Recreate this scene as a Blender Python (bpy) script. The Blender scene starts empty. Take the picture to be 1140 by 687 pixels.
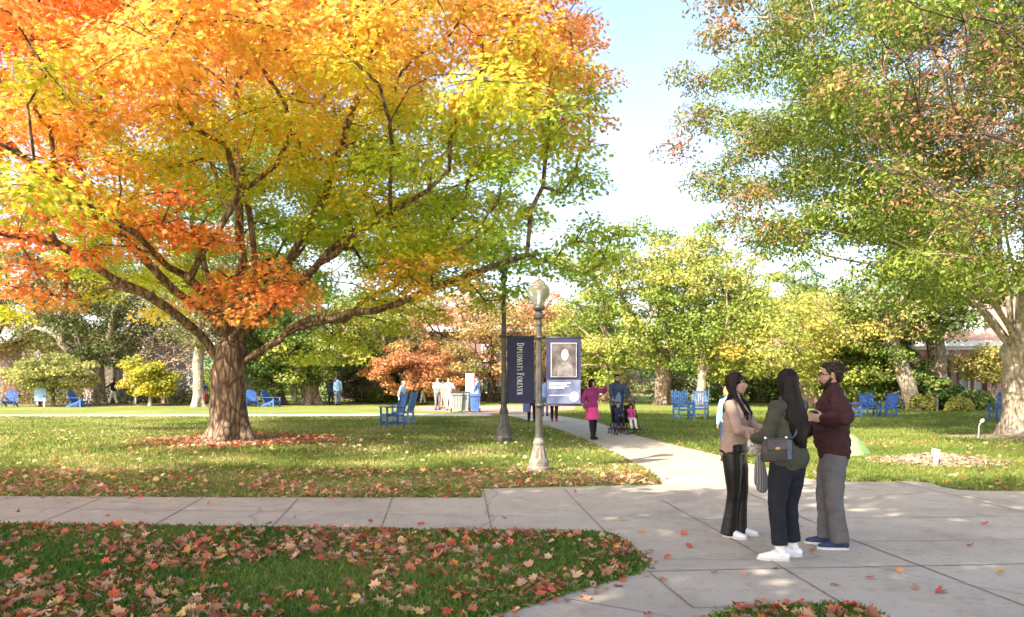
import bpy, bmesh, math, random
import numpy as np
from mathutils import Vector, Matrix, Euler, noise

SC = bpy.context.scene
COL = SC.collection
PI = math.pi
F, CX, HY, EYE = 850.0, 570.0, 423.0, 1.62


def G(px, py):
    """point of the ground seen at a pixel of the photograph"""
    d = F * EYE / (py - HY)
    return Vector(((px - CX) / F * d, d, 0))


def A(px, py, d):
    return Vector(((px - CX) / F * d, d, EYE + (HY - py) / F * d))


def zt(py, d): return EYE + (HY - py) / F * d


def W(px, d):
    return (px - CX) / F * d


# ------------------------------------------------------------------ tags
def tag(o, label=None, cat=None, group=None, kind=None):
    if label: o['label'] = label
    if cat: o['category'] = cat
    if group: o['group'] = group
    if kind: o['kind'] = kind
    return o


def thing(name, label, cat, loc=(0, 0, 0), rz=0.0, group=None):
    o = bpy.data.objects.new(name, None)
    o.empty_display_size = .1
    COL.objects.link(o)
    o.location = loc
    o.rotation_euler = (0, 0, rz)
    return tag(o, label, cat, group)


KIDS = {}


def link(name, me, parent=None):
    o = bpy.data.objects.new(name, me)
    COL.objects.link(o)
    if parent is not None:
        o.parent = parent
        KIDS.setdefault(parent.name, []).append(o)
    return o


def copy_tree(o, parent=None):
    c = o.copy()
    COL.objects.link(c)
    if parent is not None:
        c.parent = parent
        KIDS.setdefault(parent.name, []).append(c)
    for ch in list(KIDS.get(o.name, [])):
        copy_tree(ch, c)
    return c


def copy_thing(o, loc, rz, label, scale=1.0):
    c = copy_tree(o)
    c.location = loc
    c.rotation_euler = (0, 0, rz)
    c.scale = (scale,) * 3
    c['label'] = label
    return c


# ------------------------------------------------------------------ materials
def new_mat(name):
    m = bpy.data.materials.new(name)
    m.use_nodes = True
    nt = m.node_tree
    b = nt.nodes['Principled BSDF']
    return m, nt, b


def N(nt, t, **kw):
    n = nt.nodes.new(t)
    for k, v in kw.items():
        if k in n.inputs:
            n.inputs[k].default_value = v
        else:
            setattr(n, k, v)
    return n


def rgba(c):
    return (c[0], c[1], c[2], 1)


def ramp(nt, fac, stops):
    r = nt.nodes.new('ShaderNodeValToRGB')
    el = r.color_ramp.elements
    while len(el) < len(stops):
        el.new(.5)
    for e, (p, c) in zip(el, stops):
        e.position = p
        e.color = rgba(c) if len(c) == 3 else c
    nt.links.new(fac, r.inputs[0])
    return r.outputs[0]


def coords(nt, scale=(1, 1, 1)):
    tc = nt.nodes.new('ShaderNodeTexCoord')
    mp = nt.nodes.new('ShaderNodeMapping')
    mp.inputs['Scale'].default_value = scale
    nt.links.new(tc.outputs['Object'], mp.inputs[0])
    return mp.outputs[0]


def noise_fac(nt, scale, detail=4, rough=.6, vec=None, stretch=(1, 1, 1)):
    n = nt.nodes.new('ShaderNodeTexNoise')
    n.inputs['Scale'].default_value = scale
    n.inputs['Detail'].default_value = detail
    n.inputs['Roughness'].default_value = rough
    nt.links.new(vec if vec is not None else coords(nt, stretch), n.inputs['Vector'])
    return n.outputs['Fac']


def mat(name, c, rough=.6, var=.15, scale=8, bump=0.0, bscale=60, metal=0, spec=None, stretch=(1, 1, 1), sheen=0, coat=0):
    m, nt, b = new_mat(name)
    f = noise_fac(nt, scale, stretch=stretch)
    lo = [max(0, x * (1 - var * 1.6)) for x in c]
    hi = [min(1, x * (1 + var * 1.6)) for x in c]
    nt.links.new(ramp(nt, f, [(.3, lo), (.7, hi)]), b.inputs['Base Color'])
    b.inputs['Roughness'].default_value = rough
    b.inputs['Metallic'].default_value = metal
    if spec is not None:
        b.inputs['Specular IOR Level'].default_value = spec
    if sheen:
        b.inputs['Sheen Weight'].default_value = sheen
    if coat:
        b.inputs['Coat Weight'].default_value = coat
    if bump:
        bf = noise_fac(nt, bscale, 3, .6, stretch=stretch)
        bp = N(nt, 'ShaderNodeBump', Strength=bump, Distance=.01)
        nt.links.new(bf, bp.inputs['Height'])
        nt.links.new(bp.outputs[0], b.inputs['Normal'])
    return m


def leaf_mat(name, trans=.45, rough=.5, spec=.25):
    """leaf colour comes from a per-leaf attribute; the blade lets light through"""
    m, nt, b = new_mat(name)
    at = N(nt, 'ShaderNodeAttribute', attribute_name='col')
    b.inputs['Roughness'].default_value = rough
    b.inputs['Specular IOR Level'].default_value = spec
    nt.links.new(at.outputs['Color'], b.inputs['Base Color'])
    tr = N(nt, 'ShaderNodeBsdfTranslucent')
    nt.links.new(at.outputs['Color'], tr.inputs['Color'])
    mx = N(nt, 'ShaderNodeMixShader')
    mx.inputs[0].default_value = trans
    nt.links.new(b.outputs[0], mx.inputs[1])
    nt.links.new(tr.outputs[0], mx.inputs[2])
    nt.links.new(mx.outputs[0], nt.nodes['Material Output'].inputs['Surface'])
    return m


def bark_mat(name, c0, c1, scale=9):
    """long furrows between ridges, blotches of lichen"""
    m, nt, b = new_mat(name)
    v = coords(nt, (1, 1, .30))
    w = noise_fac(nt, 3, 3, .6)
    f = noise_fac(nt, scale * 1.5, 7, .72, vec=v)
    vo = nt.nodes.new('ShaderNodeTexVoronoi'); vo.feature = 'DISTANCE_TO_EDGE'; vo.inputs['Scale'].default_value = scale * .9
    nt.links.new(v, vo.inputs['Vector'])
    e = ramp(nt, vo.outputs['Distance'], [(.0, (0, 0, 0)), (.16, (1, 1, 1))])
    mx = N(nt, 'ShaderNodeMixRGB', blend_type='MULTIPLY'); mx.inputs[0].default_value = .38
    nt.links.new(f, mx.inputs[1]); nt.links.new(e, mx.inputs[2])
    md = [(a * .5 + d * .5) for a, d in zip(c0, c1)]
    c = ramp(nt, mx.outputs[0], [(.22, [x * .55 for x in c0]), (.38, c0), (.5, md), (.64, c1)])
    l = ramp(nt, w, [(.35, (.82, .80, .78)), (.6, (1, 1, 1)), (.72, (1.0, 1.04, .98))])
    m2 = N(nt, 'ShaderNodeMixRGB', blend_type='MULTIPLY'); m2.inputs[0].default_value = 1
    nt.links.new(c, m2.inputs[1]); nt.links.new(l, m2.inputs[2])
    nt.links.new(m2.outputs[0], b.inputs['Base Color'])
    b.inputs['Roughness'].default_value = .92
    b.inputs['Specular IOR Level'].default_value = .12
    bp = N(nt, 'ShaderNodeBump', Strength=1.0, Distance=.07)
    nt.links.new(mx.outputs[0], bp.inputs['Height'])
    nt.links.new(bp.outputs[0], b.inputs['Normal'])
    return m


# ------------------------------------------------------------------ mesh builder
class MB:
    def __init__(s):
        s.v, s.f, s.m = [], [], []

    def add(s, vs, fs, mi=0):
        o = len(s.v)
        s.v += [tuple(p) for p in vs]
        s.f += [tuple(i + o for i in f) for f in fs]
        s.m += [mi] * len(fs)
        return s

    def box(s, c, d, rot=None, mi=0, bev=0):
        c = Vector(c)
        hx, hy, hz = d[0] / 2, d[1] / 2, d[2] / 2
        if bev <= 0:
            vs = [Vector((x * hx, y * hy, z * hz)) for z in (-1, 1) for y in (-1, 1) for x in (-1, 1)]
            fs = [(0, 2, 3, 1), (4, 5, 7, 6), (0, 1, 5, 4), (2, 6, 7, 3), (0, 4, 6, 2), (1, 3, 7, 5)]
        else:
            bm = bmesh.new()
            bmesh.ops.create_cube(bm, size=1)
            for v in bm.verts:
                v.co = Vector((v.co.x * d[0], v.co.y * d[1], v.co.z * d[2]))
            bmesh.ops.bevel(bm, geom=bm.edges[:], offset=min(bev, .49 * min(d)), segments=2, affect='EDGES', profile=.6)
            bm.verts.index_update()
            vs = [v.co.copy() for v in bm.verts]
            fs = [[v.index for v in f.verts] for f in bm.faces]
            bm.free()
        if rot is not None:
            R = rot if isinstance(rot, Matrix) else Euler(rot).to_matrix()
            vs = [R @ v for v in vs]
        return s.add([c + v for v in vs], fs, mi)

    def bar(s, a, b, w, t, up=(0, 0, 1), mi=0, bev=0):
        """a rectangular bar from a to b, w wide and t thick"""
        a, b = Vector(a), Vector(b)
        d = (b - a)
        L = d.length
        d.normalize()
        up = Vector(up)
        x = d.cross(up)
        if x.length < 1e-4:
            x = d.cross(Vector((1, 0, 0)))
        x.normalize()
        z = x.cross(d)
        R = Matrix((x, d, z)).transposed()
        return s.box((a + b) / 2, (w, L, t), R, mi, bev)

    def tube(s, pts, rad, n=8, ref=(0, 1, 0), caps=True, round_=False, mi=0):
        """loft of elliptical rings; rad entries are r or (rx, ry), ry along ref"""
        pts = [Vector(p) for p in pts]
        if isinstance(rad, (int, float)): rad = [rad] * len(pts)
        rad = [(r, r) if not isinstance(r, (tuple, list)) else r for r in rad]
        ref = Vector(ref)
        if round_:
            t0 = (pts[0] - pts[1]).normalized(); t1 = (pts[-1] - pts[-2]).normalized()
            r0, r1 = rad[0], rad[-1]
            k0, k1 = min(r0), min(r1)
            pre = [(pts[0] + t0 * k0 * a, (r0[0] * b, r0[1] * b)) for a, b in ((.95, .3), (.7, .71), (.36, .93))]
            post = [(pts[-1] + t1 * k1 * a, (r1[0] * b, r1[1] * b)) for a, b in ((.36, .93), (.7, .71), (.95, .3))]
            pts = [p for p, _ in pre] + pts + [p for p, _ in post]
            rad = [r for _, r in pre] + rad + [r for _, r in post]
        vs = []
        k = len(pts)
        for i, p in enumerate(pts):
            t = (pts[min(i + 1, k - 1)] - pts[max(i - 1, 0)])
            if t.length < 1e-9:
                t = Vector((0, 0, 1))
            t.normalize()
            y = ref - t * ref.dot(t)
            if y.length < 1e-3:
                y = Vector((1, 0, 0)) - t * t.x
                if y.length < 1e-3: y = Vector((0, 0, 1))
            y.normalize()
            x = y.cross(t)
            rx, ry = rad[i]
            for j in range(n):
                a = 2 * PI * j / n
                vs.append(p + x * (rx * math.cos(a)) + y * (ry * math.sin(a)))
        fs = []
        for i in range(k - 1):
            for j in range(n):
                j2 = (j + 1) % n
                fs.append((i * n + j, i * n + j2, (i + 1) * n + j2, (i + 1) * n + j))
        if caps:
            fs.append(tuple(range(n - 1, -1, -1)))
            fs.append(tuple((k - 1) * n + j for j in range(n)))
        return s.add(vs, fs, mi)

    def ball(s, c, r, rot=None, seg=14, rings=9, mi=0):
        c = Vector(c)
        if not isinstance(r, (tuple, list)): r = (r, r, r)
        vs = [Vector((0, 0, -1))]
        for i in range(1, rings):
            th = -PI / 2 + PI * i / rings
            for j in range(seg):
                a = 2 * PI * j / seg
                vs.append(Vector((math.cos(th) * math.cos(a), math.cos(th) * math.sin(a), math.sin(th))))
        vs.append(Vector((0, 0, 1)))
        fs = []
        for j in range(seg):
            fs.append((0, 1 + (j + 1) % seg, 1 + j))
        for i in range(rings - 2):
            for j in range(seg):
                a = 1 + i * seg + j; b = 1 + i * seg + (j + 1) % seg
                fs.append((a, b, b + seg, a + seg))
        o = 1 + (rings - 2) * seg
        for j in range(seg):
            fs.append((o + j, o + (j + 1) % seg, len(vs) - 1))
        R = None if rot is None else (rot if isinstance(rot, Matrix) else Euler(rot).to_matrix())
        out = []
        for v in vs:
            w = Vector((v.x * r[0], v.y * r[1], v.z * r[2]))
            out.append(c + (R @ w if R else w))
        return s.add(out, fs, mi)

    def lathe(s, prof, n=20, c=(0, 0, 0), flute=0, fl_z=(0, 0), mi=0, caps=True):
        c = Vector(c)
        vs = []
        for r, z in prof:
            for j in range(n):
                a = 2 * PI * j / n
                rr = r
                if flute and fl_z[0] < z < fl_z[1] and j % 2:
                    rr = r * (1 - flute)
                vs.append(c + Vector((rr * math.cos(a), rr * math.sin(a), z)))
        fs = []
        for i in range(len(prof) - 1):
            for j in range(n):
                j2 = (j + 1) % n
                fs.append((i * n + j, i * n + j2, (i + 1) * n + j2, (i + 1) * n + j))
        if caps:
            fs.append(tuple(range(n - 1, -1, -1)))
            fs.append(tuple((len(prof) - 1) * n + j for j in range(n)))
        return s.add(vs, fs, mi)

    def poly(s, pts, z=0, mi=0):
        vs = [(p[0], p[1], z) for p in pts]
        return s.add(vs, [tuple(range(len(vs)))], mi)

    def mesh(s, name):
        me = bpy.data.meshes.new(name)
        me.from_pydata(s.v, [], s.f)
        me.update()
        return me

    def build(s, name, mats, parent=None, smooth=False):
        me = s.mesh(name)
        if not isinstance(mats, (list, tuple)): mats = [mats]
        for m in mats: me.materials.append(m)
        if len(mats) > 1:
            me.polygons.foreach_set('material_index', np.array(s.m, dtype=np.int32))
        if smooth:
            me.polygons.foreach_set('use_smooth', np.ones(len(me.polygons), dtype=bool))
        return link(name, me, parent)

    def fuse(s, name, m, parent, vox=.01, smooth=2, wrinkle=None):
        """one continuous skin round all the pieces"""
        me = s.mesh('tmp')
        ob = bpy.data.objects.new('tmp', me)
        COL.objects.link(ob)
        r = ob.modifiers.new('r', 'REMESH')
        r.mode = 'VOXEL'; r.voxel_size = vox; r.use_smooth_shade = True
        if smooth:
            q = ob.modifiers.new('s', 'SMOOTH'); q.factor = .5; q.iterations = smooth
        dg = bpy.context.evaluated_depsgraph_get()
        dg.update()
        out = bpy.data.meshes.new_from_object(ob.evaluated_get(dg))
        out.name = name
        bpy.data.objects.remove(ob); bpy.data.meshes.remove(me)
        if wrinkle:
            wrinkle(out)
        out.polygons.foreach_set('use_smooth', np.ones(len(out.polygons), dtype=bool))
        out.materials.clear()
        out.materials.append(m)
        return link(name, out, parent)


def wrinkler(amp, sx=7, sz=16, seed=0, zlo=-9, zhi=9):
    def fn(me):
        off = Vector((seed * 3.1, seed * 1.7, seed))
        nv = len(me.vertices)
        co = np.empty(nv * 3); me.vertices.foreach_get('co', co); co = co.reshape(-1, 3)
        nn = np.empty(nv * 3); me.vertices.foreach_get('normal', nn); nn = nn.reshape(-1, 3)
        d = np.empty(nv)
        for i in range(nv):
            x, y, z = co[i]
            p = Vector((x * sx, y * sx, z * sz + 2.2 * x)) + off
            a = noise.noise(p)
            b = noise.noise(p * 2.3)
            d[i] = a * .85 + (1 - abs(b) * 2.2) * .22
        co = co + nn * (d * amp)[:, None]
        me.vertices.foreach_set('co', co.ravel())
        me.update()
    return fn


# ------------------------------------------------------------------ leaf clouds (numpy)
def star_template():
    """palmate five-lobed leaf outline"""
    tips = [(0, 1.0), (.62, .62), (.78, .02), (.36, -.42), (0, -.5), (-.36, -.42), (-.78, .02), (-.62, .62)]
    out = []
    val = [(.17, .42), (.27, .16), (.24, -.14), (.06, -.3), (-.06, -.3), (-.24, -.14), (-.27, .16), (-.17, .42)]
    for t, v in zip(tips, val):
        out.append(t); out.append(v)
    return np.array([(x * .55, y * .55, 0) for x, y in out])


STAR = star_template()
_t2 = [(0, 1.0), (.60, .60), (.74, .04), (.34, -.42), (0, -.46), (-.34, -.42), (-.74, .04), (-.60, .60)]
_v2 = [(.24, .56), (.44, .30), (.40, -.12), (.12, -.34), (-.12, -.34), (-.40, -.12), (-.44, .30), (-.24, .56)]
BROAD = np.array([(x * .55, y * .55, 0) for a, b in zip(_t2, _v2) for x, y in (a, b)])
BLADE = np.array([(0, -.5, 0), (.2, -.2, .03), (.22, .12, .04), (0, .55, -.05), (-.22, .12, .04), (-.2, -.2, .03)])
CHIP = np.array([(0, -.5, 0), (.33, .02, .09), (0, .5, -.08), (-.3, -.02, .08)])
TUFT = np.array([(0, -.5, 0), (.33, -.12, .08), (.2, .3, .05), (0, .5, -.08), (-.3, .22, .08), (-.28, -.2, .06)])


def unit(a):
    return a / np.maximum(np.linalg.norm(a, axis=1, keepdims=True), 1e-9)


def leaf_mesh(name, P, Nn, size, col, tmpl, m, parent, rs, fan=False, curl=0.0):
    n, k = len(P), len(tmpl)
    r = unit(rs.normal(size=(n, 3)))
    T = unit(np.cross(Nn, r)); B = np.cross(Nn, T)
    t = tmpl[None]
    size = np.broadcast_to(np.asarray(size, dtype=float), (n,))[:, None, None]
    zz = np.broadcast_to(t[..., 2:3], (n, k, 1)).copy()
    if curl:
        c = rs.uniform(-.3, 1, size=(n, 1, 1)) * curl
        rad2 = (t[..., 0:1] ** 2 + t[..., 1:2] ** 2)
        fold = rs.uniform(-1, 1, size=(n, 1, 1)) * curl
        zz = zz + c * rad2 * 2.5 + fold * np.abs(t[..., 0:1]) + rs.normal(size=(n, k, 1)) * .05 * curl / .4
    V = P[:, None, :] + size * (t[..., 0:1] * T[:, None] + t[..., 1:2] * B[:, None] + zz * Nn[:, None])
    if fan:
        ctr = P[:, None, :]
        V = np.concatenate([V, ctr], axis=1)
        kk = k + 1
        base = (np.arange(n) * kk)[:, None, None]
        tri = np.stack([np.arange(k), (np.arange(k) + 1) % k, np.full(k, k)], axis=1)[None]
        loops = (base + tri).reshape(-1)
        npoly, per = n * k, 3
        colf = np.repeat(col, k, axis=0)
    else:
        loops = np.arange(n * k)
        npoly, per = n, k
        colf = col
    me = bpy.data.meshes.new(name)
    V = V.reshape(-1, 3)
    me.vertices.add(len(V)); me.vertices.foreach_set('co', V.astype(np.float32).ravel())
    me.loops.add(len(loops)); me.loops.foreach_set('vertex_index', loops.astype(np.int32))
    me.polygons.add(npoly)
    me.polygons.foreach_set('loop_start', (np.arange(npoly) * per).astype(np.int32))
    try:
        me.polygons.foreach_set('loop_total', np.full(npoly, per, dtype=np.int32))
    except Exception:
        pass
    me.update(calc_edges=True)
    at = me.attributes.new('col', 'FLOAT_COLOR', 'FACE')
    at.data.foreach_set('color', np.concatenate([colf, np.ones((npoly, 1))], axis=1).astype(np.float32).ravel())
    me.materials.append(m)
    return link(name, me, parent)


def jitter(col, rs, amt=.18, hue=.08):
    n = len(col)
    v = 1 + rs.normal(size=(n, 1)) * amt
    h = 1 + rs.normal(size=(n, 3)) * hue
    return np.clip(col * np.clip(v, .4, 1.7) * h, .002, .95)


# ------------------------------------------------------------------ trees
class Skel:
    def __init__(s, rs):
        s.P, s.par, s.len, s.ok = [], [], [], []
        s.rs = rs

    def add(s, p, par, ok=True):
        s.P.append(np.array(p, dtype=float)); s.par.append(par)
        s.len.append(0 if par < 0 else s.len[par] + np.linalg.norm(s.P[-1] - s.P[par]))
        s.ok.append(ok)
        return len(s.P) - 1

    def path(s, start, pts, step=.5, wob=.05, ok=True):
        """smooth polyline through pts from node start (or a new root)"""
        pts = [np.array(p, dtype=float) for p in pts]
        i = start
        if start is None:
            i = s.add(pts[0], -1, False); pts = pts[1:]
        ctrl = [s.P[i]] + pts
        ids = [i]
        for a in range(len(ctrl) - 1):
            p0 = ctrl[max(a - 1, 0)]; p1 = ctrl[a]; p2 = ctrl[a + 1]; p3 = ctrl[min(a + 2, len(ctrl) - 1)]
            m = max(1, int(np.linalg.norm(p2 - p1) / step))
            for q in range(1, m + 1):
                t = q / m
                c = .5 * (2 * p1 + (p2 - p0) * t + (2 * p0 - 5 * p1 + 4 * p2 - p3) * t * t + (3 * p1 - p0 - 3 * p2 + p3) * t ** 3)
                c = c + s.rs.normal(size=3) * wob * (0 if q == m and a == len(ctrl) - 2 else 1)
                i = s.add(c, i, ok); ids.append(i)
        return ids

    def grow(s, clumps, detour=.3, step=.55, wob=.06, sag=.0):
        root = s.P[0]
        order = np.argsort(np.linalg.norm(clumps - np.array([root[0], root[1], root[2] + 3]), axis=1))
        tips = np.zeros(len(clumps), dtype=int)
        for ci in order:
            c = clumps[ci]
            P = np.array(s.P); ok = np.array(s.ok); L = np.array(s.len)
            d = np.linalg.norm(P - c, axis=1)
            cost = d + detour * L + np.maximum(0, P[:, 2] - c[2]) * .6
            cost[~ok] = 1e9
            k = int(np.argmin(cost))
            p0 = P[k]
            pk = s.par[k]
            tan = (p0 - P[pk]) if pk >= 0 else np.array([0, 0, 1.])
            tan = tan / (np.linalg.norm(tan) + 1e-9)
            v = c - p0; dist = np.linalg.norm(v) + 1e-9
            mid = p0 + v * .5 + tan * dist * .18 + np.array([0, 0, dist * (.08 - sag)])
            if dist < .25:
                tips[ci] = s.add(c, k); continue
            ids = s.path(k, [mid, c], step, wob)
            tips[ci] = ids[-1]
        return tips

    def build(s, name, m, parent, R0, power=.48, rmin=.012, flare=.55, bumpy=.06, z0=0.0, extra=None, hw=None):
        n = len(s.P)
        kids = [[] for _ in range(n)]
        for i, p in enumerate(s.par):
            if p >= 0: kids[p].append(i)
        cnt = np.zeros(n)
        for i in range(n - 1, -1, -1):
            if not kids[i]: cnt[i] += 1
            if s.par[i] >= 0: cnt[s.par[i]] += cnt[i]
        rad = np.maximum(R0 * (cnt / cnt[0]) ** power, rmin)
        if extra is not None: rad = extra(np.array(s.P), rad, cnt)
        mb = MB()
        stack = [(0, None)]
        while stack:
            i, fr = stack.pop()
            pts, rr = [], []
            if fr is not None:
                pts.append(s.P[fr]); rr.append(min(rad[i] * 1.25, rad[fr] * .95))
            j = i
            while True:
                pts.append(s.P[j]); rr.append(rad[j])
                if not kids[j]: break
                ks = sorted(kids[j], key=lambda q: -cnt[q])
                for q in ks[1:]: stack.append((q, j))
                j = ks[0]
            if len(pts) < 2: continue
            rr[-1] = rr[-1] * .5
            big = max(rr)
            nn = 28 if fr is None else (12 if big > .12 else (8 if big > .05 else (5 if big > .02 else 4)))
            if fr is None:
                pp, r2 = [], []
                for a in range(len(pts) - 1):
                    for q in range(4):
                        t = q / 4
                        pp.append(pts[a] * (1 - t) + pts[a + 1] * t); r2.append(rr[a] * (1 - t) + rr[a + 1] * t)
                pp.append(pts[-1]); r2.append(rr[-1])
                r2 = [r * (1 + flare * math.exp(-max(0, p[2] - z0) / .4)) for p, r in zip(pp, r2)]
                pts, rr = pp, r2
            st = len(mb.v)
            mb.tube(pts, rr, nn, ref=(0.3, 1, 0.1), caps=False)
            if bumpy and big > .1:
                for a in range(st, len(mb.v)):
                    ring = (a - st) // nn
                    c = pts[ring]; v = Vector(mb.v[a]) - Vector(c)
                    w = Vector(mb.v[a])
                    ang = (a - st) % nn * 2 * PI / nn
                    q = 1 + bumpy * (noise.noise(Vector((w.x * 5, w.y * 5, w.z * .9))) * 1.6 + .5 * noise.noise(w * 6))
                    if fr is None:
                        e = math.exp(-max(0, w.z - z0) / .45)
                        q += .28 * e * math.sin(ang * 5 + 1.3) + .12 * e * math.sin(ang * 3)
                    mb.v[a] = tuple(Vector(c) + v * q)
        o = mb.build(name, m, parent, smooth=True)
        return o, rad


def clump_cloud(rs, c, r, n, mind=1.2, shell=.55, cut=None, lump=.18, seed=0):
    """clump centres spread through an uneven ellipsoid"""
    c = np.array(c, float); r = np.array(r, float)
    out = []
    tries = 0
    while len(out) < n and tries < n * 60:
        tries += 1
        v = rs.normal(size=3); v /= np.linalg.norm(v)
        rho = (shell ** 3 + (1 - shell ** 3) * rs.uniform()) ** (1 / 3)
        if rs.uniform() < .18: rho *= rs.uniform(.4, 1)
        k = 1 + lump * 2 * noise.noise(Vector(v * 1.9) + Vector((seed, seed * .7, 3)))
        p = c + v * r * rho * k
        if cut is not None and not cut(p): continue
        if out and np.min(np.linalg.norm(np.array(out) - p, axis=1)) < mind: continue
        out.append(p)
    return np.array(out)


def leaves_for(clumps, rads, per, rs, flat=.55, up=.55, outw=.6, rnd=.9, axis=None):
    idx = np.repeat(np.arange(len(clumps)), per)
    n = len(idx)
    v = unit(rs.normal(size=(n, 3))) * (rs.uniform(0, 1, size=(n, 1)) ** .45)
    v = v * np.array([1, 1, flat])
    # droop toward the rim of every spray
    rim = np.linalg.norm(v[:, :2], axis=1)
    P = clumps[idx] + v * rads[idx][:, None]
    P[:, 2] -= rads[idx] * .28 * rim ** 2
    ow = unit(v + np.array([0, 0, .15]))
    Nn = unit(np.array([0, 0, up]) + outw * ow + rnd * rs.normal(size=(n, 3)) * .6)
    return P, Nn, idx
# ================================================================== ground
RS = np.random.RandomState(7)


def ground_mat():
    m, nt, b = new_mat('lawn_earth')
    f1 = noise_fac(nt, .22, 5, .6)
    f2 = noise_fac(nt, 9, 5, .75)
    c1 = ramp(nt, f1, [(.3, (.13, .18, .035)), (.5, (.20, .24, .055)), (.7, (.33, .32, .10))])
    c2 = ramp(nt, f2, [(.3, (.10, .15, .03)), (.5, (.21, .25, .06)), (.72, (.44, .39, .17))])
    mx = N(nt, 'ShaderNodeMixRGB'); mx.inputs[0].default_value = .5
    nt.links.new(c1, mx.inputs[1]); nt.links.new(c2, mx.inputs[2])
    nt.links.new(mx.outputs[0], b.inputs['Base Color'])
    b.inputs['Roughness'].default_value = .95
    b.inputs['Specular IOR Level'].default_value = .1
    bp = N(nt, 'ShaderNodeBump', Strength=.6, Distance=.05)
    nt.links.new(noise_fac(nt, 40, 3, .7), bp.inputs['Height'])
    nt.links.new(bp.outputs[0], b.inputs['Normal'])
    return m


def concrete_mat(name, c, dark):
    """broomed concrete: stains, aggregate specks, hairline cracks"""
    m, nt, b = new_mat(name)
    f1 = noise_fac(nt, .7, 6, .68)
    f2 = noise_fac(nt, 11, 6, .74)
    f3 = noise_fac(nt, 210, 2, .6)
    f4 = noise_fac(nt, 2.6, 5, .7)
    out = ramp(nt, f1, [(.28, [x * .74 for x in c]), (.5, c), (.75, [x * 1.13 for x in c])])
    vo = nt.nodes.new('ShaderNodeTexVoronoi'); vo.inputs['Scale'].default_value = 55
    nt.links.new(coords(nt), vo.inputs['Vector'])
    ck = nt.nodes.new('ShaderNodeTexVoronoi'); ck.feature = 'DISTANCE_TO_EDGE'; ck.inputs['Scale'].default_value = .33
    wv = nt.nodes.new('ShaderNodeMixRGB'); wv.inputs[0].default_value = .25
    nn = nt.nodes.new('ShaderNodeTexNoise'); nn.inputs['Scale'].default_value = 2.2; nn.inputs['Detail'].default_value = 6
    cc = coords(nt); nt.links.new(cc, nn.inputs['Vector']); nt.links.new(cc, wv.inputs[1]); nt.links.new(nn.outputs['Color'], wv.inputs[2])
    nt.links.new(wv.outputs[0], ck.inputs['Vector'])
    for fac, st in ((f2, [(.28, dark), (.46, (1, 1, 1))]), (f3, [(.3, (.80, .79, .78)), (.7, (1.04, 1.04, 1.04))]),
                    (f4, [(.3, (.80, .77, .74)), (.48, (1, 1, 1))]), (vo.outputs['Distance'], [(.0, (.72, .70, .68)), (.22, (1, 1, 1))]),
                    (ck.outputs['Distance'], [(.0, (.66, .63, .60)), (.005, (1, 1, 1))])):
        mx = N(nt, 'ShaderNodeMixRGB', blend_type='MULTIPLY'); mx.inputs[0].default_value = .85
        nt.links.new(out, mx.inputs[1]); nt.links.new(ramp(nt, fac, st), mx.inputs[2])
        out = mx.outputs[0]
    nt.links.new(out, b.inputs['Base Color'])
    b.inputs['Roughness'].default_value = .88
    b.inputs['Specular IOR Level'].default_value = .2
    bp = N(nt, 'ShaderNodeBump', Strength=.35, Distance=.006)
    nt.links.new(f3, bp.inputs['Height'])
    nt.links.new(bp.outputs[0], b.inputs['Normal'])
    return m


M = {}
M['lawn'] = ground_mat()
M['concrete'] = concrete_mat('concrete', (.465, .418, .335), (.66, .63, .60))
M['concrete_far'] = concrete_mat('concrete_far', (.52, .47, .42), (.8, .78, .76))
M['brick_paving'] = concrete_mat('brick_paving', (.48, .30, .24), (.7, .68, .66))
M['joint'] = mat('joint', (.20, .175, .145), .95, .35, 6)
M['joint_pale'] = mat('joint_pale', (.62, .58, .54), .9)
M['mulch'] = mat('mulch', (.17, .10, .065), .95, .4, 22, bump=.9, bscale=45)

# ground sheet, finer near the viewer, gently uneven off the paths
gm = MB()
gm.poly([(-500, -60), (500, -60), (500, 900), (-500, 900)], 0)
ground = tag(gm.build('ground', M['lawn']), kind='structure')


def strip(mb, p, q, w, mi, z):
    p = Vector((p[0], p[1], 0)); q = Vector((q[0], q[1], 0))
    d = (q - p).normalized(); n = Vector((-d.y, d.x, 0)) * w * .36
    k = max(1, int((q - p).length / .35))
    a, b = [], []
    for i in range(k + 1):
        t = i / k
        c = p.lerp(q, t)
        s = 1 + .35 * noise.noise(c * 6)
        a.append((c + n * s)); b.append((c - n * s))
    vs = [(v.x, v.y, z) for v in a + b]
    fs = [(i, k + 1 + i, k + 2 + i, i + 1) for i in range(k)]
    mb.add(vs, fs, mi)


def g2(px, py):
    v = G(px, py); return (v.x, v.y)


def curve2(pts, step=.12, wob=.02):
    """catmull-rom through plan points, with the ragged edge turf has"""
    out = []
    P = [Vector((p[0], p[1], 0)) for p in pts]
    for a in range(len(P) - 1):
        p0 = P[max(a - 1, 0)]; p1 = P[a]; p2 = P[a + 1]; p3 = P[min(a + 2, len(P) - 1)]
        m = max(1, int((p2 - p1).length / step))
        for q in range(m):
            t = q / m
            c = .5 * (2 * p1 + (p2 - p0) * t + (2 * p0 - 5 * p1 + 4 * p2 - p3) * t * t + (3 * p1 - p0 - 3 * p2 + p3) * t ** 3)
            n = noise.noise(c * 4) * wob
            out.append((c.x + n, c.y + noise.noise(c * 4 + Vector((9, 3, 1))) * wob))
    out.append((P[-1].x, P[-1].y))
    return out


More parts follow.
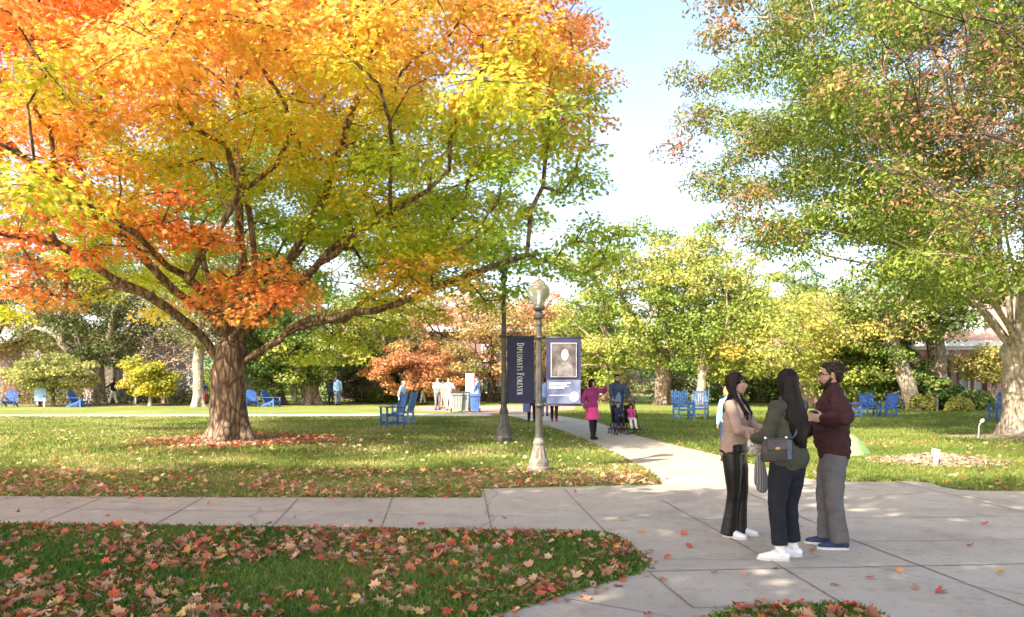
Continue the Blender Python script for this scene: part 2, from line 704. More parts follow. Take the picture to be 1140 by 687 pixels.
# --- the cross path and the plaza it widens into
crossE = g2(535, 554)
backL = curve2([g2(-420, 548.5), g2(0, 552), g2(260, 553.5), crossE])
backR = [g2(538, 544.5), g2(620, 542.5), g2(736, 540)]
diagL = curve2([g2(736, 540), g2(729, 532), g2(708, 518), g2(665, 497), g2(620, 479), g2(572, 465), g2(545, 461.5)])
diagR = curve2([g2(608, 461.2), g2(657, 468.5), g2(700, 482), g2(740, 492.5), g2(800, 507), g2(862, 523), g2(905, 534), g2(945, 536.5), g2(1025, 536.5), g2(1062, 544.5), g2(1140, 547), g2(1500, 549)])
front_lawn_edge = curve2([g2(-420, 579), g2(0, 586), g2(280, 590), g2(560, 594.5), g2(668, 596), g2(695, 608), g2(716, 626), g2(706, 638), g2(650, 655), g2(600, 670), g2(545, 686), g2(430, 720)])
plaza = backL + backR + diagL[1:] + diagR + [(16, 9.5), (16, 2), (-3, 2)] + [p for p in reversed(front_lawn_edge)]
pm = MB()
pm.poly(plaza, .004)
ZJ = .009


def J(a, b, w=.016, mi=1):
    strip(pm, g2(*a), g2(*b), w, mi, ZJ)


J((628, 545), (712, 632), .02)
J((735, 556), (858, 625), .022); J((858, 625), (960, 686), .022)
J((790, 530), (950, 602), .022); J((950, 602), (1132, 672), .025); J((1132, 672), (1200, 697), .025)
J((716, 637), (850, 634), .02); J((850, 634), (1020, 631), .02); J((1020, 631), (1300, 625), .02)
J((650, 574), (790, 579), .016); J((790, 579), (1000, 577), .016); J((1000, 577), (1300, 573), .016)
J((722, 637), (772, 678), .018); J((772, 678), (900, 672), .012)
J((600, 662), (760, 690), .014)
J((1000, 536.8), (1260, 600), .018)
J((900, 604), (1300, 600), .014)
# slabs of the cross path
J((538, 544.8), (548, 594), .022)
J((437, 554), (423, 592), .02); J((332, 555), (300, 590), .022); J((228, 553.5), (166, 588), .02); J((118, 553), (34, 586.5), .018)
J((20, 552.2), (-95, 583), .018)
J((428, 571.5), (541, 573), .026, 2); J((541, 573), (640, 574), .02, 2); J((200, 569), (428, 571.5), .014); J((0, 566), (200, 569), .014)
J((512, 589), (545, 583), .012)
# across the walk that runs away
for a, b in (((690, 516), (770, 499)), ((640, 489), (716, 486)), ((607, 475), (672, 472.5)), ((583, 468), (640, 465))):
    J(a, b, .025)
paving = tag(pm.build('path', [M['concrete'], M['joint'], M['joint_pale']]), kind='structure')

# far cross path behind the maple and the small brick square it leads to
fp = MB()
fp.poly(curve2([g2(-500, 461.2), g2(0, 461.8), g2(300, 461.2), g2(548, 460.6)], .5, .03) + curve2([g2(548, 463.2), g2(300, 463.6), g2(0, 464.2), g2(-500, 464)], .5, .03), .004)
tag(fp.build('far_path', M['concrete_far']), kind='structure')
bp_ = MB()
bp_.poly([g2(452, 455.6), g2(470, 452), g2(640, 451.5), g2(640, 456), g2(612, 460.9), g2(549, 460.4), g2(470, 457.5)], .008)
tag(bp_.build('brick_square', M['brick_paving']), kind='structure')

# bare earth and mulch around the trunks
def patch(name, c, rx, ry, z, m, h=.05, seed=0):
    mb = MB()
    n, k = 40, 7
    vs = [(c[0], c[1], h + z)]
    fs = []
    for i in range(1, k + 1):
        t = i / k
        for j in range(n):
            a = 2 * PI * j / n
            w = 1 + .22 * noise.noise(Vector((math.cos(a) * 1.7 + seed, math.sin(a) * 1.7, .3))) + .07 * noise.noise(Vector((math.cos(a) * 6 + seed, math.sin(a) * 6, 5)))
            hz = h * (1 - t * t) + z - .012 * (t == 1)
            vs.append((c[0] + rx * t * w * math.cos(a), c[1] + ry * t * w * math.sin(a), hz + (.02 * noise.noise(Vector((i * 1.3, j * .9, seed))) if t < 1 else 0)))
    for j in range(n): fs.append((0, 1 + j, 1 + (j + 1) % n))
    for i in range(k - 1):
        for j in range(n):
            a = 1 + i * n + j; b = 1 + i * n + (j + 1) % n
            fs.append((a, a + n, b + n, b))
    mb.add(vs, fs)
    return tag(mb.build(name, m, smooth=True), kind='structure')


patch('mulch_bed', (-7.0, 19.9), 2.1, 1.5, .006, M['mulch'], .06, 1)
patch('mulch_bed', (14.4, 21.6), 2.2, 1.2, .006, mat('mulch_pale', (.33, .25, .17), .95, .3, 20, bump=.8, bscale=40), .05, 2)
patch('planting_bed', (26.5, 43.5), 9.5, 2.6, .006, mat('mulch_red', (.26, .16, .11), .95, .3, 10, bump=.8, bscale=30), .12, 3)
patch('planting_bed', (-33, 49.5), 24, 1.6, .006, M['mulch'], .06, 4)

# ------------------------------------------------------------------ who is inside which lawn
def inside(poly, X, Y):
    r = np.zeros(len(X), bool)
    px = np.array([p[0] for p in poly]); py = np.array([p[1] for p in poly])
    j = len(poly) - 1
    for i in range(len(poly)):
        c = ((py[i] > Y) != (py[j] > Y)) & (X < (px[j] - px[i]) * (Y - py[i]) / (py[j] - py[i] + 1e-12) + px[i])
        r ^= c; j = i
    return r


FRONT = front_lawn_edge + [(-3, 2), (-12, 2), (-12, 9)]
island_edge = curve2([g2(795, 692), g2(812, 685), g2(842, 680.5), g2(905, 678.5), g2(955, 679.5), g2(972, 686), g2(985, 695), g2(930, 720), g2(850, 720), g2(795, 692)])
MIDLAWN = backL + backR + diagL[1:] + [g2(545, 464)] + [(-30, 33.5), (-30, 11)]
RIGHTLAWN = diagR + [(40, 11), (40, 44), (1.5, 44)]
im = MB()
im.poly(island_edge[:-1], .012)
tag(im.build('lawn_corner', M['lawn']), kind='structure')


def in_view(X, Y, m=1.06):
    return (np.abs(X) < .671 * Y * m) & (Y > 1)


# ------------------------------------------------------------------ grass blades
M['grass'] = leaf_mat('grass_blade', .35, .6, .15)


def blades(name, poly, y0, y1, dens, h, w, cols, rs, x0=-24, x1=24, z=0):
    n = int((x1 - x0) * (y1 - y0) * dens)
    X = rs.uniform(x0, x1, n); Y = rs.uniform(y0, y1, n)
    k = inside(poly, X, Y) & in_view(X, Y)
    X, Y = X[k], Y[k]
    n = len(X)
    a = rs.uniform(0, 2 * PI, n)
    hh = h * rs.uniform(.5, 1.25, n)
    lean = rs.uniform(0, .8, n) * hh
    b = rs.uniform(0, 2 * PI, n)
    ww = w * rs.uniform(.7, 1.3, n)
    V = np.zeros((n, 4, 3))
    dx, dy = np.cos(a) * ww / 2, np.sin(a) * ww / 2
    V[:, 0] = np.stack([X - dx, Y - dy, np.full(n, z)], 1)
    V[:, 1] = np.stack([X + dx, Y + dy, np.full(n, z)], 1)
    lx, ly = np.cos(b) * lean, np.sin(b) * lean
    V[:, 2] = np.stack([X + dx * .7 + lx * .35, Y + dy * .7 + ly * .35, z + hh * .6], 1)
    V[:, 3] = np.stack([X + lx, Y + ly, z + hh], 1)
    F_ = np.arange(n)[:, None] * 4
    loops = np.concatenate([F_ + np.array([0, 1, 2]), F_ + np.array([0, 2, 3])], axis=1).reshape(-1)
    me = bpy.data.meshes.new(name)
    me.vertices.add(n * 4); me.vertices.foreach_set('co', V.astype(np.float32).ravel())
    me.loops.add(len(loops)); me.loops.foreach_set('vertex_index', loops.astype(np.int32))
    me.polygons.add(n * 2)
    me.polygons.foreach_set('loop_start', (np.arange(n * 2) * 3).astype(np.int32))
    me.update(calc_edges=True)
    pick = rs.uniform(0, 1, n)
    tone = np.array([noise.noise(Vector((x * .55, y * .55, 2))) for x, y in zip(X, Y)])
    pick = np.clip(pick * .7 + tone * .6 + .1, 0, .999)
    ci = (pick * len(cols)).astype(int)
    c = jitter(np.array(cols)[ci], rs, .2, .06)
    at = me.attributes.new('col', 'FLOAT_COLOR', 'FACE')
    at.data.foreach_set('color', np.concatenate([np.repeat(c, 2, 0), np.ones((n * 2, 1))], 1).astype(np.float32).ravel())
    me.materials.append(M['grass'])
    return tag(link(name, me), kind='stuff')


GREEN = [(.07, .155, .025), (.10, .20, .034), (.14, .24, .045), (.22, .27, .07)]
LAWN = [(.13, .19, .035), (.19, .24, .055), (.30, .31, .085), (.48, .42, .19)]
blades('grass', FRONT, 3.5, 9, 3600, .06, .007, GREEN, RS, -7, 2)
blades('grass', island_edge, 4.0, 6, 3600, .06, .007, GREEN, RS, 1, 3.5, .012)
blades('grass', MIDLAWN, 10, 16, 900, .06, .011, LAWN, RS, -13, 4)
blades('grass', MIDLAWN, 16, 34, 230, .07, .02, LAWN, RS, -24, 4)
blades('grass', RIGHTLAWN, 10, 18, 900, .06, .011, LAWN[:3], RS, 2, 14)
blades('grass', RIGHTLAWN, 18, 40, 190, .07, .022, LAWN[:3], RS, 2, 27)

# ------------------------------------------------------------------ fallen leaves
M['litter'] = leaf_mat('fallen_leaf', .2, .7, .2)
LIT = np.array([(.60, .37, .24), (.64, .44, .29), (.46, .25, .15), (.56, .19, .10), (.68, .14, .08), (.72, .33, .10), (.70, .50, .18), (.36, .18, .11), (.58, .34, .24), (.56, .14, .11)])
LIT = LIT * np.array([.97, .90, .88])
LITP = np.array([.17, .11, .14, .15, .10, .07, .05, .07, .06, .08])


def litter_points(poly, n, x0, x1, y0, y1, clump, rs, view=True):
    X = rs.uniform(x0, x1, n); Y = rs.uniform(y0, y1, n)
    k = inside(poly, X, Y)
    if view: k &= in_view(X, Y)
    X, Y = X[k], Y[k]
    if clump:
        t = np.array([noise.noise(Vector((x * clump, y * clump, 4.2))) + .5 * noise.noise(Vector((x * clump * 3, y * clump * 3, 1))) for x, y in zip(X, Y)])
        k = rs.uniform(-.55, .42, len(X)) < t
        X, Y = X[k], Y[k]
    return X, Y


def litter(name, X, Y, size, rs, z=.02, dz=.04, tilt=.35, cols=LIT, p=LITP, flatten=False):
    n = len(X)
    P = np.stack([X, Y, z + rs.uniform(0, dz, n)], 1)
    Nn = unit(np.array([0, 0, 1.]) + rs.normal(size=(n, 3)) * tilt)
    c = jitter(cols[rs.choice(len(cols), n, p=p)], rs, .15, .05)
    return tag(leaf_mesh(name, P, Nn, size * np.clip(rs.lognormal(-.08, .32, n), .35, 1.5), c, BROAD, M['litter'], None, rs, fan=True, curl=.35), kind='stuff')


rl = np.random.RandomState(31)
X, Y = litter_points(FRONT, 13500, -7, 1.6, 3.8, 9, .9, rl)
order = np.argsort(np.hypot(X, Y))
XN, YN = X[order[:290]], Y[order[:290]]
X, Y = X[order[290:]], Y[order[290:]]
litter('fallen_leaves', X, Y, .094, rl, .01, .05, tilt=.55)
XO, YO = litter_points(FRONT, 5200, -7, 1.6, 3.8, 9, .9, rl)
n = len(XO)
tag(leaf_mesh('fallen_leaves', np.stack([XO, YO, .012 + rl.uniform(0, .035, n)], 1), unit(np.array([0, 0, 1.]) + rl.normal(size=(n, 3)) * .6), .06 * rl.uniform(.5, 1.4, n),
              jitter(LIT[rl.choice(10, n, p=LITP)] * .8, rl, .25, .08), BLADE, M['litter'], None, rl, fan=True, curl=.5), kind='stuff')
# the nearest ones one by one
protos = []
for i in range(10):
    P = np.zeros((1, 3)); Nn = np.array([[0, 0, 1.]])
    o = leaf_mesh('fallen_leaf', P, Nn, np.array([.104]), LIT[i:i + 1], BROAD, M['litter'], None, np.random.RandomState(100 + i), fan=True, curl=.4)
    protos.append(o)
KINDN = ['pinkish tan', 'pale tan', 'brown tan', 'rusty red', 'bright red', 'orange', 'golden yellow', 'dark brown', 'dusty tan', 'deep red']
used = set()


def place_leaf(x, y, z, where, group, rs, s=1.0):
    k = int(rs.choice(10, p=LITP))
    o = protos[k]
    if k in used:
        o = o.copy(); COL.objects.link(o)
    used.add(k)
    o.location = (x, y, z)
    o.rotation_euler = (rs.normal() * .3, rs.normal() * .3, rs.uniform(0, 6.28))
    o.scale = (s * rs.uniform(.55, 1.3), s * rs.uniform(.6, 1.2), s * rs.uniform(.5, 2.2))
    tag(o, KINDN[k] + ' fallen maple leaf ' + where, 'leaf', group)


for x, y in zip(XN, YN):
    place_leaf(x, y, .035 + rl.uniform(0, .04), 'lying in the shaded grass of the near lawn', 'fallen leaves on the near lawn', rl)
for px, py in ((715, 594), (762, 596), (700, 611), (742, 622), (705, 631), (808, 596), (655, 668), (738, 648), (930, 652), (1045, 662), (1050, 660), (1096, 585), (1000, 636), (864, 634), (835, 652), (890, 674), (905, 615), (640, 549), (617, 590), (470, 585), (560, 578), (120, 576), (190, 560), (232, 562), (328, 578), (300, 583), (412, 583), (655, 640), (720, 686), (1020, 657), (968, 645), (795, 640), (850, 668), (768, 610), (690, 580), (830, 640), (1080, 610), (1112, 640), (20, 570), (74, 561)):
    v = G(px, py)
    place_leaf(v.x, v.y, .02, 'lying on the concrete path', 'fallen leaves on the concrete', rl, .95)

X, Y = litter_points(MIDLAWN, 4600, -9, 3, 10.2, 13.6, .7, rl)
litter('fallen_leaves', X, Y, .10, rl, .02, .04, p=np.array([.2, .22, .12, .08, .05, .1, .1, .03, .08, .02]))
X, Y = litter_points(MIDLAWN, 2700, -16, 4, 13, 24, .35, rl)
PALE = np.array([(.62, .47, .30), (.66, .50, .28), (.60, .42, .26), (.60, .30, .14), (.62, .20, .10), (.70, .42, .14), (.70, .56, .22), (.44, .30, .18), (.6, .46, .28), (.5, .2, .12)])
litter('fallen_leaves', X, Y, .105, rl, .02, .04, cols=PALE, p=np.array([.22, .2, .14, .06, .03, .1, .14, .04, .06, .01]))
a = rl.uniform(0, 2 * PI, 900); r = np.sqrt(rl.uniform(.1, 1, 900)) * 2.6
litter('fallen_leaves', -7.0 + r * np.cos(a), 19.9 + r * np.sin(a) * .8, .13, rl, .06, .04)
X, Y = litter_points(RIGHTLAWN, 1500, 2, 16, 10.5, 20, .5, rl)
litter('fallen_leaves', X, Y, .10, rl, .03, .04)
X, Y = litter_points(island_edge, 500, 1.2, 3.2, 4.0, 6, 0, rl)
litter('fallen_leaves', X[:190], Y[:190], .12, rl, .04, .05)


# turf creeping over the slab edges, and crumbs of leaf swept against them
def edge_blades(line, n, spread, h, w, cols, rs, z=.004):
    P = np.array([(p[0], p[1]) for p in line])
    seg = np.linalg.norm(np.diff(P, axis=0), axis=1); cum = np.concatenate([[0], np.cumsum(seg)])
    t = rs.uniform(0, cum[-1], n); k = np.clip(np.searchsorted(cum, t) - 1, 0, len(seg) - 1)
    f = ((t - cum[k]) / np.maximum(seg[k], 1e-6))[:, None]
    Q = P[k] * (1 - f) + P[k + 1] * f + rs.normal(size=(n, 2)) * spread
    ok = in_view(Q[:, 0], Q[:, 1])
    return Q[ok]


def edge_turf(lines, rs):
    for ln, n, h, w, cols in lines:
        Q = edge_blades(ln, n, .022, h, w, cols, rs)
        n = len(Q)
        P = np.concatenate([Q, np.full((n, 1), h * .32)], 1)
        a = rs.uniform(0, 2 * PI, n)
        up = unit(np.stack([np.cos(a) * .9, np.sin(a) * .9, rs.uniform(.1, .7, n)], 1))
        c = jitter(np.array(cols)[rs.choice(len(cols), n)], rs, .25, .08)
        tm = np.array([(-.1, -.5, 0), (.1, -.5, 0), (.07, .1, .05), (0, .5, .12), (-.07, .1, .05)])
        o = leaf_mesh('grass_edge', P, up, h * rs.uniform(.6, 1.5, n), c, tm, M['grass'], None, rs)
        tag(o, kind='stuff')


edge_turf([(front_lawn_edge, 5200, .06, .01, GREEN), (backL, 3600, .06, .01, LAWN), (diagL, 2200, .06, .01, LAWN), (diagR, 3800, .06, .01, LAWN[:3]), (island_edge, 900, .06, .01, GREEN)], RS)
for ln, n in ((front_lawn_edge, 420), (backL, 260), (diagL, 90), (diagR, 120), (island_edge, 60)):
    Q = edge_blades(ln, n, .09, 0, 0, None, rl)
    litter('fallen_leaves', Q[:, 0], Q[:, 1], .075, rl, .012, .015, tilt=.25)
# ================================================================== buildings
def brick_mat(name, a, b_, mortar, sc=1.0):
    m, nt, b = new_mat(name)
    tc = nt.nodes.new('ShaderNodeTexCoord')
    sp = nt.nodes.new('ShaderNodeSeparateXYZ'); nt.links.new(tc.outputs['Object'], sp.inputs[0])
    ad = N(nt, 'ShaderNodeMath', operation='ADD'); nt.links.new(sp.outputs[0], ad.inputs[0]); nt.links.new(sp.outputs[1], ad.inputs[1])
    cb = nt.nodes.new('ShaderNodeCombineXYZ'); nt.links.new(ad.outputs[0], cb.inputs[0]); nt.links.new(sp.outputs[2], cb.inputs[1])
    br = nt.nodes.new('ShaderNodeTexBrick')
    br.inputs['Color1'].default_value = rgba(a); br.inputs['Color2'].default_value = rgba(b_); br.inputs['Mortar'].default_value = rgba(mortar)
    br.inputs['Scale'].default_value = 1.0; br.inputs['Brick Width'].default_value = .22 * sc; br.inputs['Row Height'].default_value = .075 * sc
    br.inputs['Mortar Size'].default_value = .01 * sc
    nt.links.new(cb.outputs[0], br.inputs['Vector'])
    f = noise_fac(nt, .7, 4, .6)
    mx = N(nt, 'ShaderNodeMixRGB', blend_type='MULTIPLY'); mx.inputs[0].default_value = 1
    nt.links.new(br.outputs[0], mx.inputs[1]); nt.links.new(ramp(nt, f, [(.3, (.78, .78, .8)), (.7, (1.08, 1.05, 1))]), mx.inputs[2])
    nt.links.new(mx.outputs[0], b.inputs['Base Color'])
    b.inputs['Roughness'].default_value = .9
    return m


M['brick'] = brick_mat('brick_red', (.33, .17, .125), (.26, .135, .105), (.36, .30, .26))
M['brick_grey'] = brick_mat('brick_grey', (.27, .19, .175), (.22, .155, .15), (.30, .26, .25))
M['brick_pink'] = brick_mat('brick_pink', (.45, .27, .21), (.37, .21, .16), (.45, .38, .33))
M['trim'] = mat('trim_white', (.74, .72, .68), .6, .05)
M['glass'] = mat('window_glass', (.10, .13, .15), .06, .2, 1.5, spec=.9)
M['glass_blind'] = mat('window_blind', (.42, .45, .43), .25, .15, 3)
M['slate'] = mat('roof_slate', (.17, .15, .15), .8, .2, 5, bump=.4)
M['rooftile'] = mat('roof_tile', (.50, .27, .19), .8, .15, 4, bump=.4)
M['teal'] = mat('teal_panel', (.22, .42, .46), .5, .1)
M['door_brown'] = mat('door_brown', (.20, .09, .06), .6, .1)
M['stone_tan'] = mat('stone_tan', (.50, .43, .35), .85, .1)


def window(root, x, z, w, h, nx=2, nz=2, yf=0.0, gm='glass', fm='trim'):
    """frame proud of the wall, recessed pane as its sub-part"""
    mb = MB(); t = .09
    mb.box((x, yf - .05, z + h - t / 2), (w, .11, t)); mb.box((x, yf - .07, z + t / 2), (w + .16, .16, t))
    for s in (-1, 1): mb.box((x + s * (w / 2 - t / 2), yf - .05, z + h / 2), (t, .11, h - 2 * t))
    for i in range(1, nx): mb.box((x - w / 2 + w * i / nx, yf - .045, z + h / 2), (.05, .08, h - 2 * t))
    for i in range(1, nz): mb.box((x, yf - .047, z + h * i / nz), (w - 2 * t, .07, .05))
    f = mb.build('window', M[fm], root)
    p = MB(); p.box((x, yf - .012, z + h / 2), (w - .03, .02, h - .03))
    p.build('pane', M[gm], f)
    return f


GRP_B = None
# --- left brick gable building
D0 = 58
b = thing('brick_building', 'shaded grey brick building with a sloping roof edge at the far left', 'building', (W(20, D0), D0, 0))
wl, wr = W(-190, D0) - W(20, D0), W(132, D0) - W(20, D0)
e0, e1 = zt(408, D0), zt(352, D0)
m = MB()
xs = [wl, wr, wr, W(78, D0) - W(20, D0), wl]
zs = [0, 0, zt(380, D0), zt(380, D0), zt(444, D0)]
zs = [0, 0, zt(372, D0), zt(372, D0), zt(425, D0)]
n = 5
vs = [(x, 0, z) for x, z in zip(xs, zs)] + [(x, 12, z) for x, z in zip(xs, zs)]
m.add(vs, [tuple(range(n)), tuple(range(2 * n - 1, n - 1, -1))] + [(i, i + n, (i + 1) % n + n, (i + 1) % n) for i in range(n)])
m.build('wall', M['brick_grey'], b)
m = MB()
m.bar((wl - .3, 5.9, zs[4] + .12), (xs[3] + .1, 5.9, zs[3] + .14), 12.8, .22, mi=0)
m.box(((xs[3] + wr) / 2 + .2, 5.9, zs[3] + .14), (wr - xs[3] + .1, 12.8, .22))
m.build('roof', M['slate'], b)
m = MB(); m.box((W(22, D0) - W(20, D0), -.04, 1.25), (2.5, .1, 2.5)); m.build('door', M['door_brown'], b)
window(b, W(114, D0) - W(20, D0), 1.0, 1.1, 2.0, 1, 2)
m = MB(); m.box((W(121, D0) - W(20, D0), -.12, 2.6), (.9, .3, 5.2)); m.build('pilaster', M['stone_tan'], b)

# --- long two-storey building behind the bare tree
D1 = 78
b = thing('brick_building', 'long grey brick building with rows of white windows behind the bare tree', 'building', (W(185, D1), D1, 0))
l, r = W(118, D1) - W(185, D1), W(222, D1) - W(185, D1)
m = MB(); m.box(((l + r) / 2, 5, 2.9), (r - l, 10, 5.8)); m.build('wall', M['brick_grey'], b)
m = MB(); m.box(((l + r) / 2, 4.8, 5.93), (r - l + .6, 10.8, .25)); m.build('roof', M['slate'], b)
for px in (130, 142, 158, 172, 186, 197, 206, 215):
    window(b, W(px, D1) - W(185, D1), .9, .95, 1.9, 1, 2)
    window(b, W(px, D1) - W(185, D1), 3.6, .95, 1.6, 1, 2)
D2 = 74
b = thing('brick_building', 'pale pink brick wing with teal panels beside the great maple trunk', 'building', (W(236, D2), D2, 0))
l, r = W(222, D2) - W(236, D2), W(262, D2) - W(236, D2)
m = MB(); m.box(((l + r) / 2, 5, 4.4), (r - l, 10, 8.8)); m.build('wall', M['brick_pink'], b)
m = MB(); m.box(((l + r) / 2, -.12, 1.95), (r - l - .2, .2, 3.9)); m.build('panel', M['teal'], b)
m = MB(); m.box(((l + r) / 2, 5, 8.95), (r - l + .4, 10.4, .28)); m.build('cornice', M['trim'], b)
for px in (230, 244, 254):
    window(b, W(px, D2) - W(236, D2), 4.8, 1.0, 1.7, 1, 2)
window(b, W(229, D2) - W(236, D2), .6, .9, 2.2, 1, 2, -.22)

# --- brick building across the far end
D3 = 62
b = thing('brick_building', 'brown brick building with pale framed windows behind the gathering by the bins', 'building', (W(500, D3), D3, 0))
l, r = W(372, D3) - W(500, D3), W(680, D3) - W(500, D3)
X3 = lambda px: W(px, D3) - W(500, D3)
m = MB(); m.box(((l + r) / 2, 5, 2.75), (r - l, 10, 5.5)); m.build('wall', M['brick'], b)
m = MB(); m.box(((l + r) / 2, 4.8, 5.7), (r - l + .6, 10.9, .4)); m.build('cornice', M['trim'], b)
m = MB()
zr = 5.9
vs = [(l - .3, -.4, zr), (r + .3, -.4, zr), (r + .3, 10.4, zr), (l - .3, 10.4, zr), (l + 3, 5, zr + 2.2), (r - 3, 5, zr + 2.2)]
m.add(vs, [(0, 1, 5, 4), (1, 2, 5), (2, 3, 4, 5), (3, 0, 4), (3, 2, 1, 0)])
m.build('roof', M['rooftile'], b)
for px in (408, 478, 544, 552, 588, 628, 640):
    window(b, X3(px), .55, 1.15 if px not in (408,) else 2.2, 1.25, 2, 2, 0, 'glass')
    window(b, X3(px), 3.1, 1.15, 1.4, 2, 2, 0, 'glass_blind' if px % 4 == 0 else 'glass')

# --- brick house with white dormer on the right
D4 = 47
X4 = lambda px: W(px, D4) - W(1080, D4)
b = thing('brick_building', 'pink brick building with white dormer and glazed entrance on the right', 'building', (W(1080, D4), D4, 0))
l, r = X4(905), X4(1260)
ze = zt(386, D4)
m = MB(); m.box(((l + r) / 2, 5.5, ze / 2), (r - l, 11, ze)); m.build('wall', M['brick_pink'], b)
m = MB(); m.box(((l + r) / 2, 5.3, ze + .18), (r - l + .7, 11.9, .36)); m.box(((l + r) / 2, 5.3, ze - .1), (r - l + .3, 11.4, .2)); m.build('cornice', M['trim'], b)
zr = ze + .38
vs = [(l - .3, -.6, zr), (r + .3, -.6, zr), (r + .3, 11.6, zr), (l - .3, 11.6, zr), (l + 2, 5.5, zr + 3.2), (r - 2, 5.5, zr + 3.2)]
m = MB(); m.add(vs, [(0, 1, 5, 4), (1, 2, 5), (2, 3, 4, 5), (3, 0, 4), (3, 2, 1, 0)]); m.build('roof', M['rooftile'], b)
m = MB(); m.box((X4(1070), 2.0, zr + 1.15), (3.2, 3.4, 1.5)); m.box((X4(1070), 1.9, zr + 2.0), (3.6, 3.9, .22))
dm = m.build('dormer', M['trim'], b)
for px in (1062, 1071.5, 1080): window(b, X4(px), zr + .62, .46, .95, 1, 2, .29)
for px in (1040, 1046, 1128, 1160): window(b, X4(px), 2.5, .95, 1.25, 2, 2)
for px in (925, 945, 965): window(b, X4(px), 1.0, 1.2, 1.6, 2, 2)
m = MB(); m.box((X4(1071), -.9, 2.95), (5.6, 1.8, .3)); m.build('canopy', M['door_brown'], b)
for px in (1085, 1046):
    m = MB(); m.box((X4(px), -1.45, 1.4), (.55, .5, 2.8)); m.build('pillar', M['brick'], b)
for px in (1068, 1093):
    m = MB()
    for s in (-1, 1): m.box((X4(px) + s * .5, -.09, 1.2), (.12, .16, 2.4))
    m.box((X4(px), -.09, 2.36), (1.12, .17, .12)); m.box((X4(px), -.09, .2), (1.0, .15, .4)); m.box((X4(px), -.1, 1.25), (.07, .12, 2.1))
    d_ = m.build('door', M['trim'], b)
    m = MB(); m.box((X4(px), -.05, 1.3), (.95, .05, 2.1)); m.build('pane', M['glass_blind'], d_)
m = MB()
for i in range(3): m.box((X4(1068), -2.2 - i * .35, .45 - i * .16 - .08), (3.0, .36 + .02 * i, .9 - i * .32))
m.build('steps', M['stone_tan'], b)
rock = MB(); rock.ball((0, 0, .35), (.9, .55, .5), seg=12, rings=8)
for i, v in enumerate(rock.v):
    w = Vector(v); rock.v[i] = tuple(w * (1 + .25 * noise.noise(w * 2.2)))
o = rock.build('boulder', M['stone_tan'], smooth=True); o.location = (W(1070, 42.6), 42.4, 0)
tag(o, 'pale rounded boulder in the planting bed before the glazed entrance', 'boulder')

# ================================================================== lamps, banners
M['lampiron'] = mat('lamp_iron', (.055, .05, .042), .42, .35, 9, bump=.15, bscale=50, coat=.1)
M['lamp_pale'] = mat('lamp_base_pale', (.20, .17, .135), .7, .3, 12, bump=.3, bscale=40)  # paler brown than the post iron, for the near base and globe rings
m, nt, bb = new_mat('frosted_globe')
bb.inputs['Base Color'].default_value = (.74, .70, .58, 1)
bb.inputs['Roughness'].default_value = .28
bb.inputs['Transmission Weight'].default_value = .88
bb.inputs['IOR'].default_value = 1.25
M['globe'] = m
M['globe_white'] = mat('globe_white', (.8, .78, .72), .4, .04)
M['navy'] = mat('banner_navy', (.028, .03, .085), .75, .12, 4, bump=.1, bscale=120)
M['white'] = mat('lettering_white', (.8, .8, .82), .6, .03)


def lamp(label, loc, h, base_m, rs_=1.0, thick=1.0, rz=.2, group='globe street lamps'):
    root = thing('street_lamp', label, 'street lamp', loc, rz, group)
    k = h / 3.5
    prof = [(.0, 0), (.205, 0), (.205, .09), (.185, .12), (.18, .2), (.165, .24), (.15, .28), (.135, .34), (.118, .42), (.10, .50), (.105, .53), (.105, .56), (.085, .60), (.075, .64)]
    mb = MB(); mb.lathe([(r * thick, z * k) for r, z in prof], 24, flute=.07, fl_z=(.25 * k, .51 * k))
    mb.build('base', base_m, root)
    mb = MB()
    prof = [(.075, .62), (.068, .7), (.060, 1.4), (.054, 2.2), (.048, 2.72), (.056, 2.74), (.056, 2.78), (.046, 2.80), (.05, 2.84), (.085, 2.88), (.09, 2.93), (.06, 2.98), (.055, 3.02)]
    mb.lathe([(r * thick, z * k) for r, z in prof], 24, flute=.13, fl_z=(.7 * k, 2.7 * k))
    mb.build('post', M['lampiron'], root)
    mb = MB(); mb.lathe([(r * thick, z * k) for r, z in [(.05, 3.0), (.10, 3.02), (.11, 3.06), (.10, 3.10), (.085, 3.11)]], 24)
    mb.build('collar', M['lampiron'], root, True)
    mb = MB(); mb.lathe([(r * thick, z * k) for r, z in [(.088, 3.105), (.118, 3.15), (.155, 3.21), (.182, 3.29), (.192, 3.36), (.190, 3.41), (.176, 3.45), (.155, 3.468)]], 48, flute=.055, fl_z=(3.12 * k, 3.45 * k))
    gl = mb.build('globe', M['globe'], root, True)
    mb = MB(); mb.lathe([(r * thick, z * k) for r, z in [(.160, 3.462), (.160, 3.482), (.128, 3.486)]], 28)
    mb.build('ring', M['lamp_pale'], root)
    mb = MB(); mb.lathe([(r * thick, z * k) for r, z in [(.126, 3.487), (.112, 3.525), (.085, 3.56), (.055, 3.58), (.045, 3.582), (.040, 3.60), (.022, 3.612), (.03, 3.635), (.022, 3.655), (.005, 3.69)]], 24)
    mb.build('finial', M['globe'], root)
    mb = MB(); mb.lathe([(.03, 3.1 * k), (.03, 3.2 * k), (.022, 3.32 * k)], 10)
    mb.build('bulb', M['globe_white'], root, True)
    return root


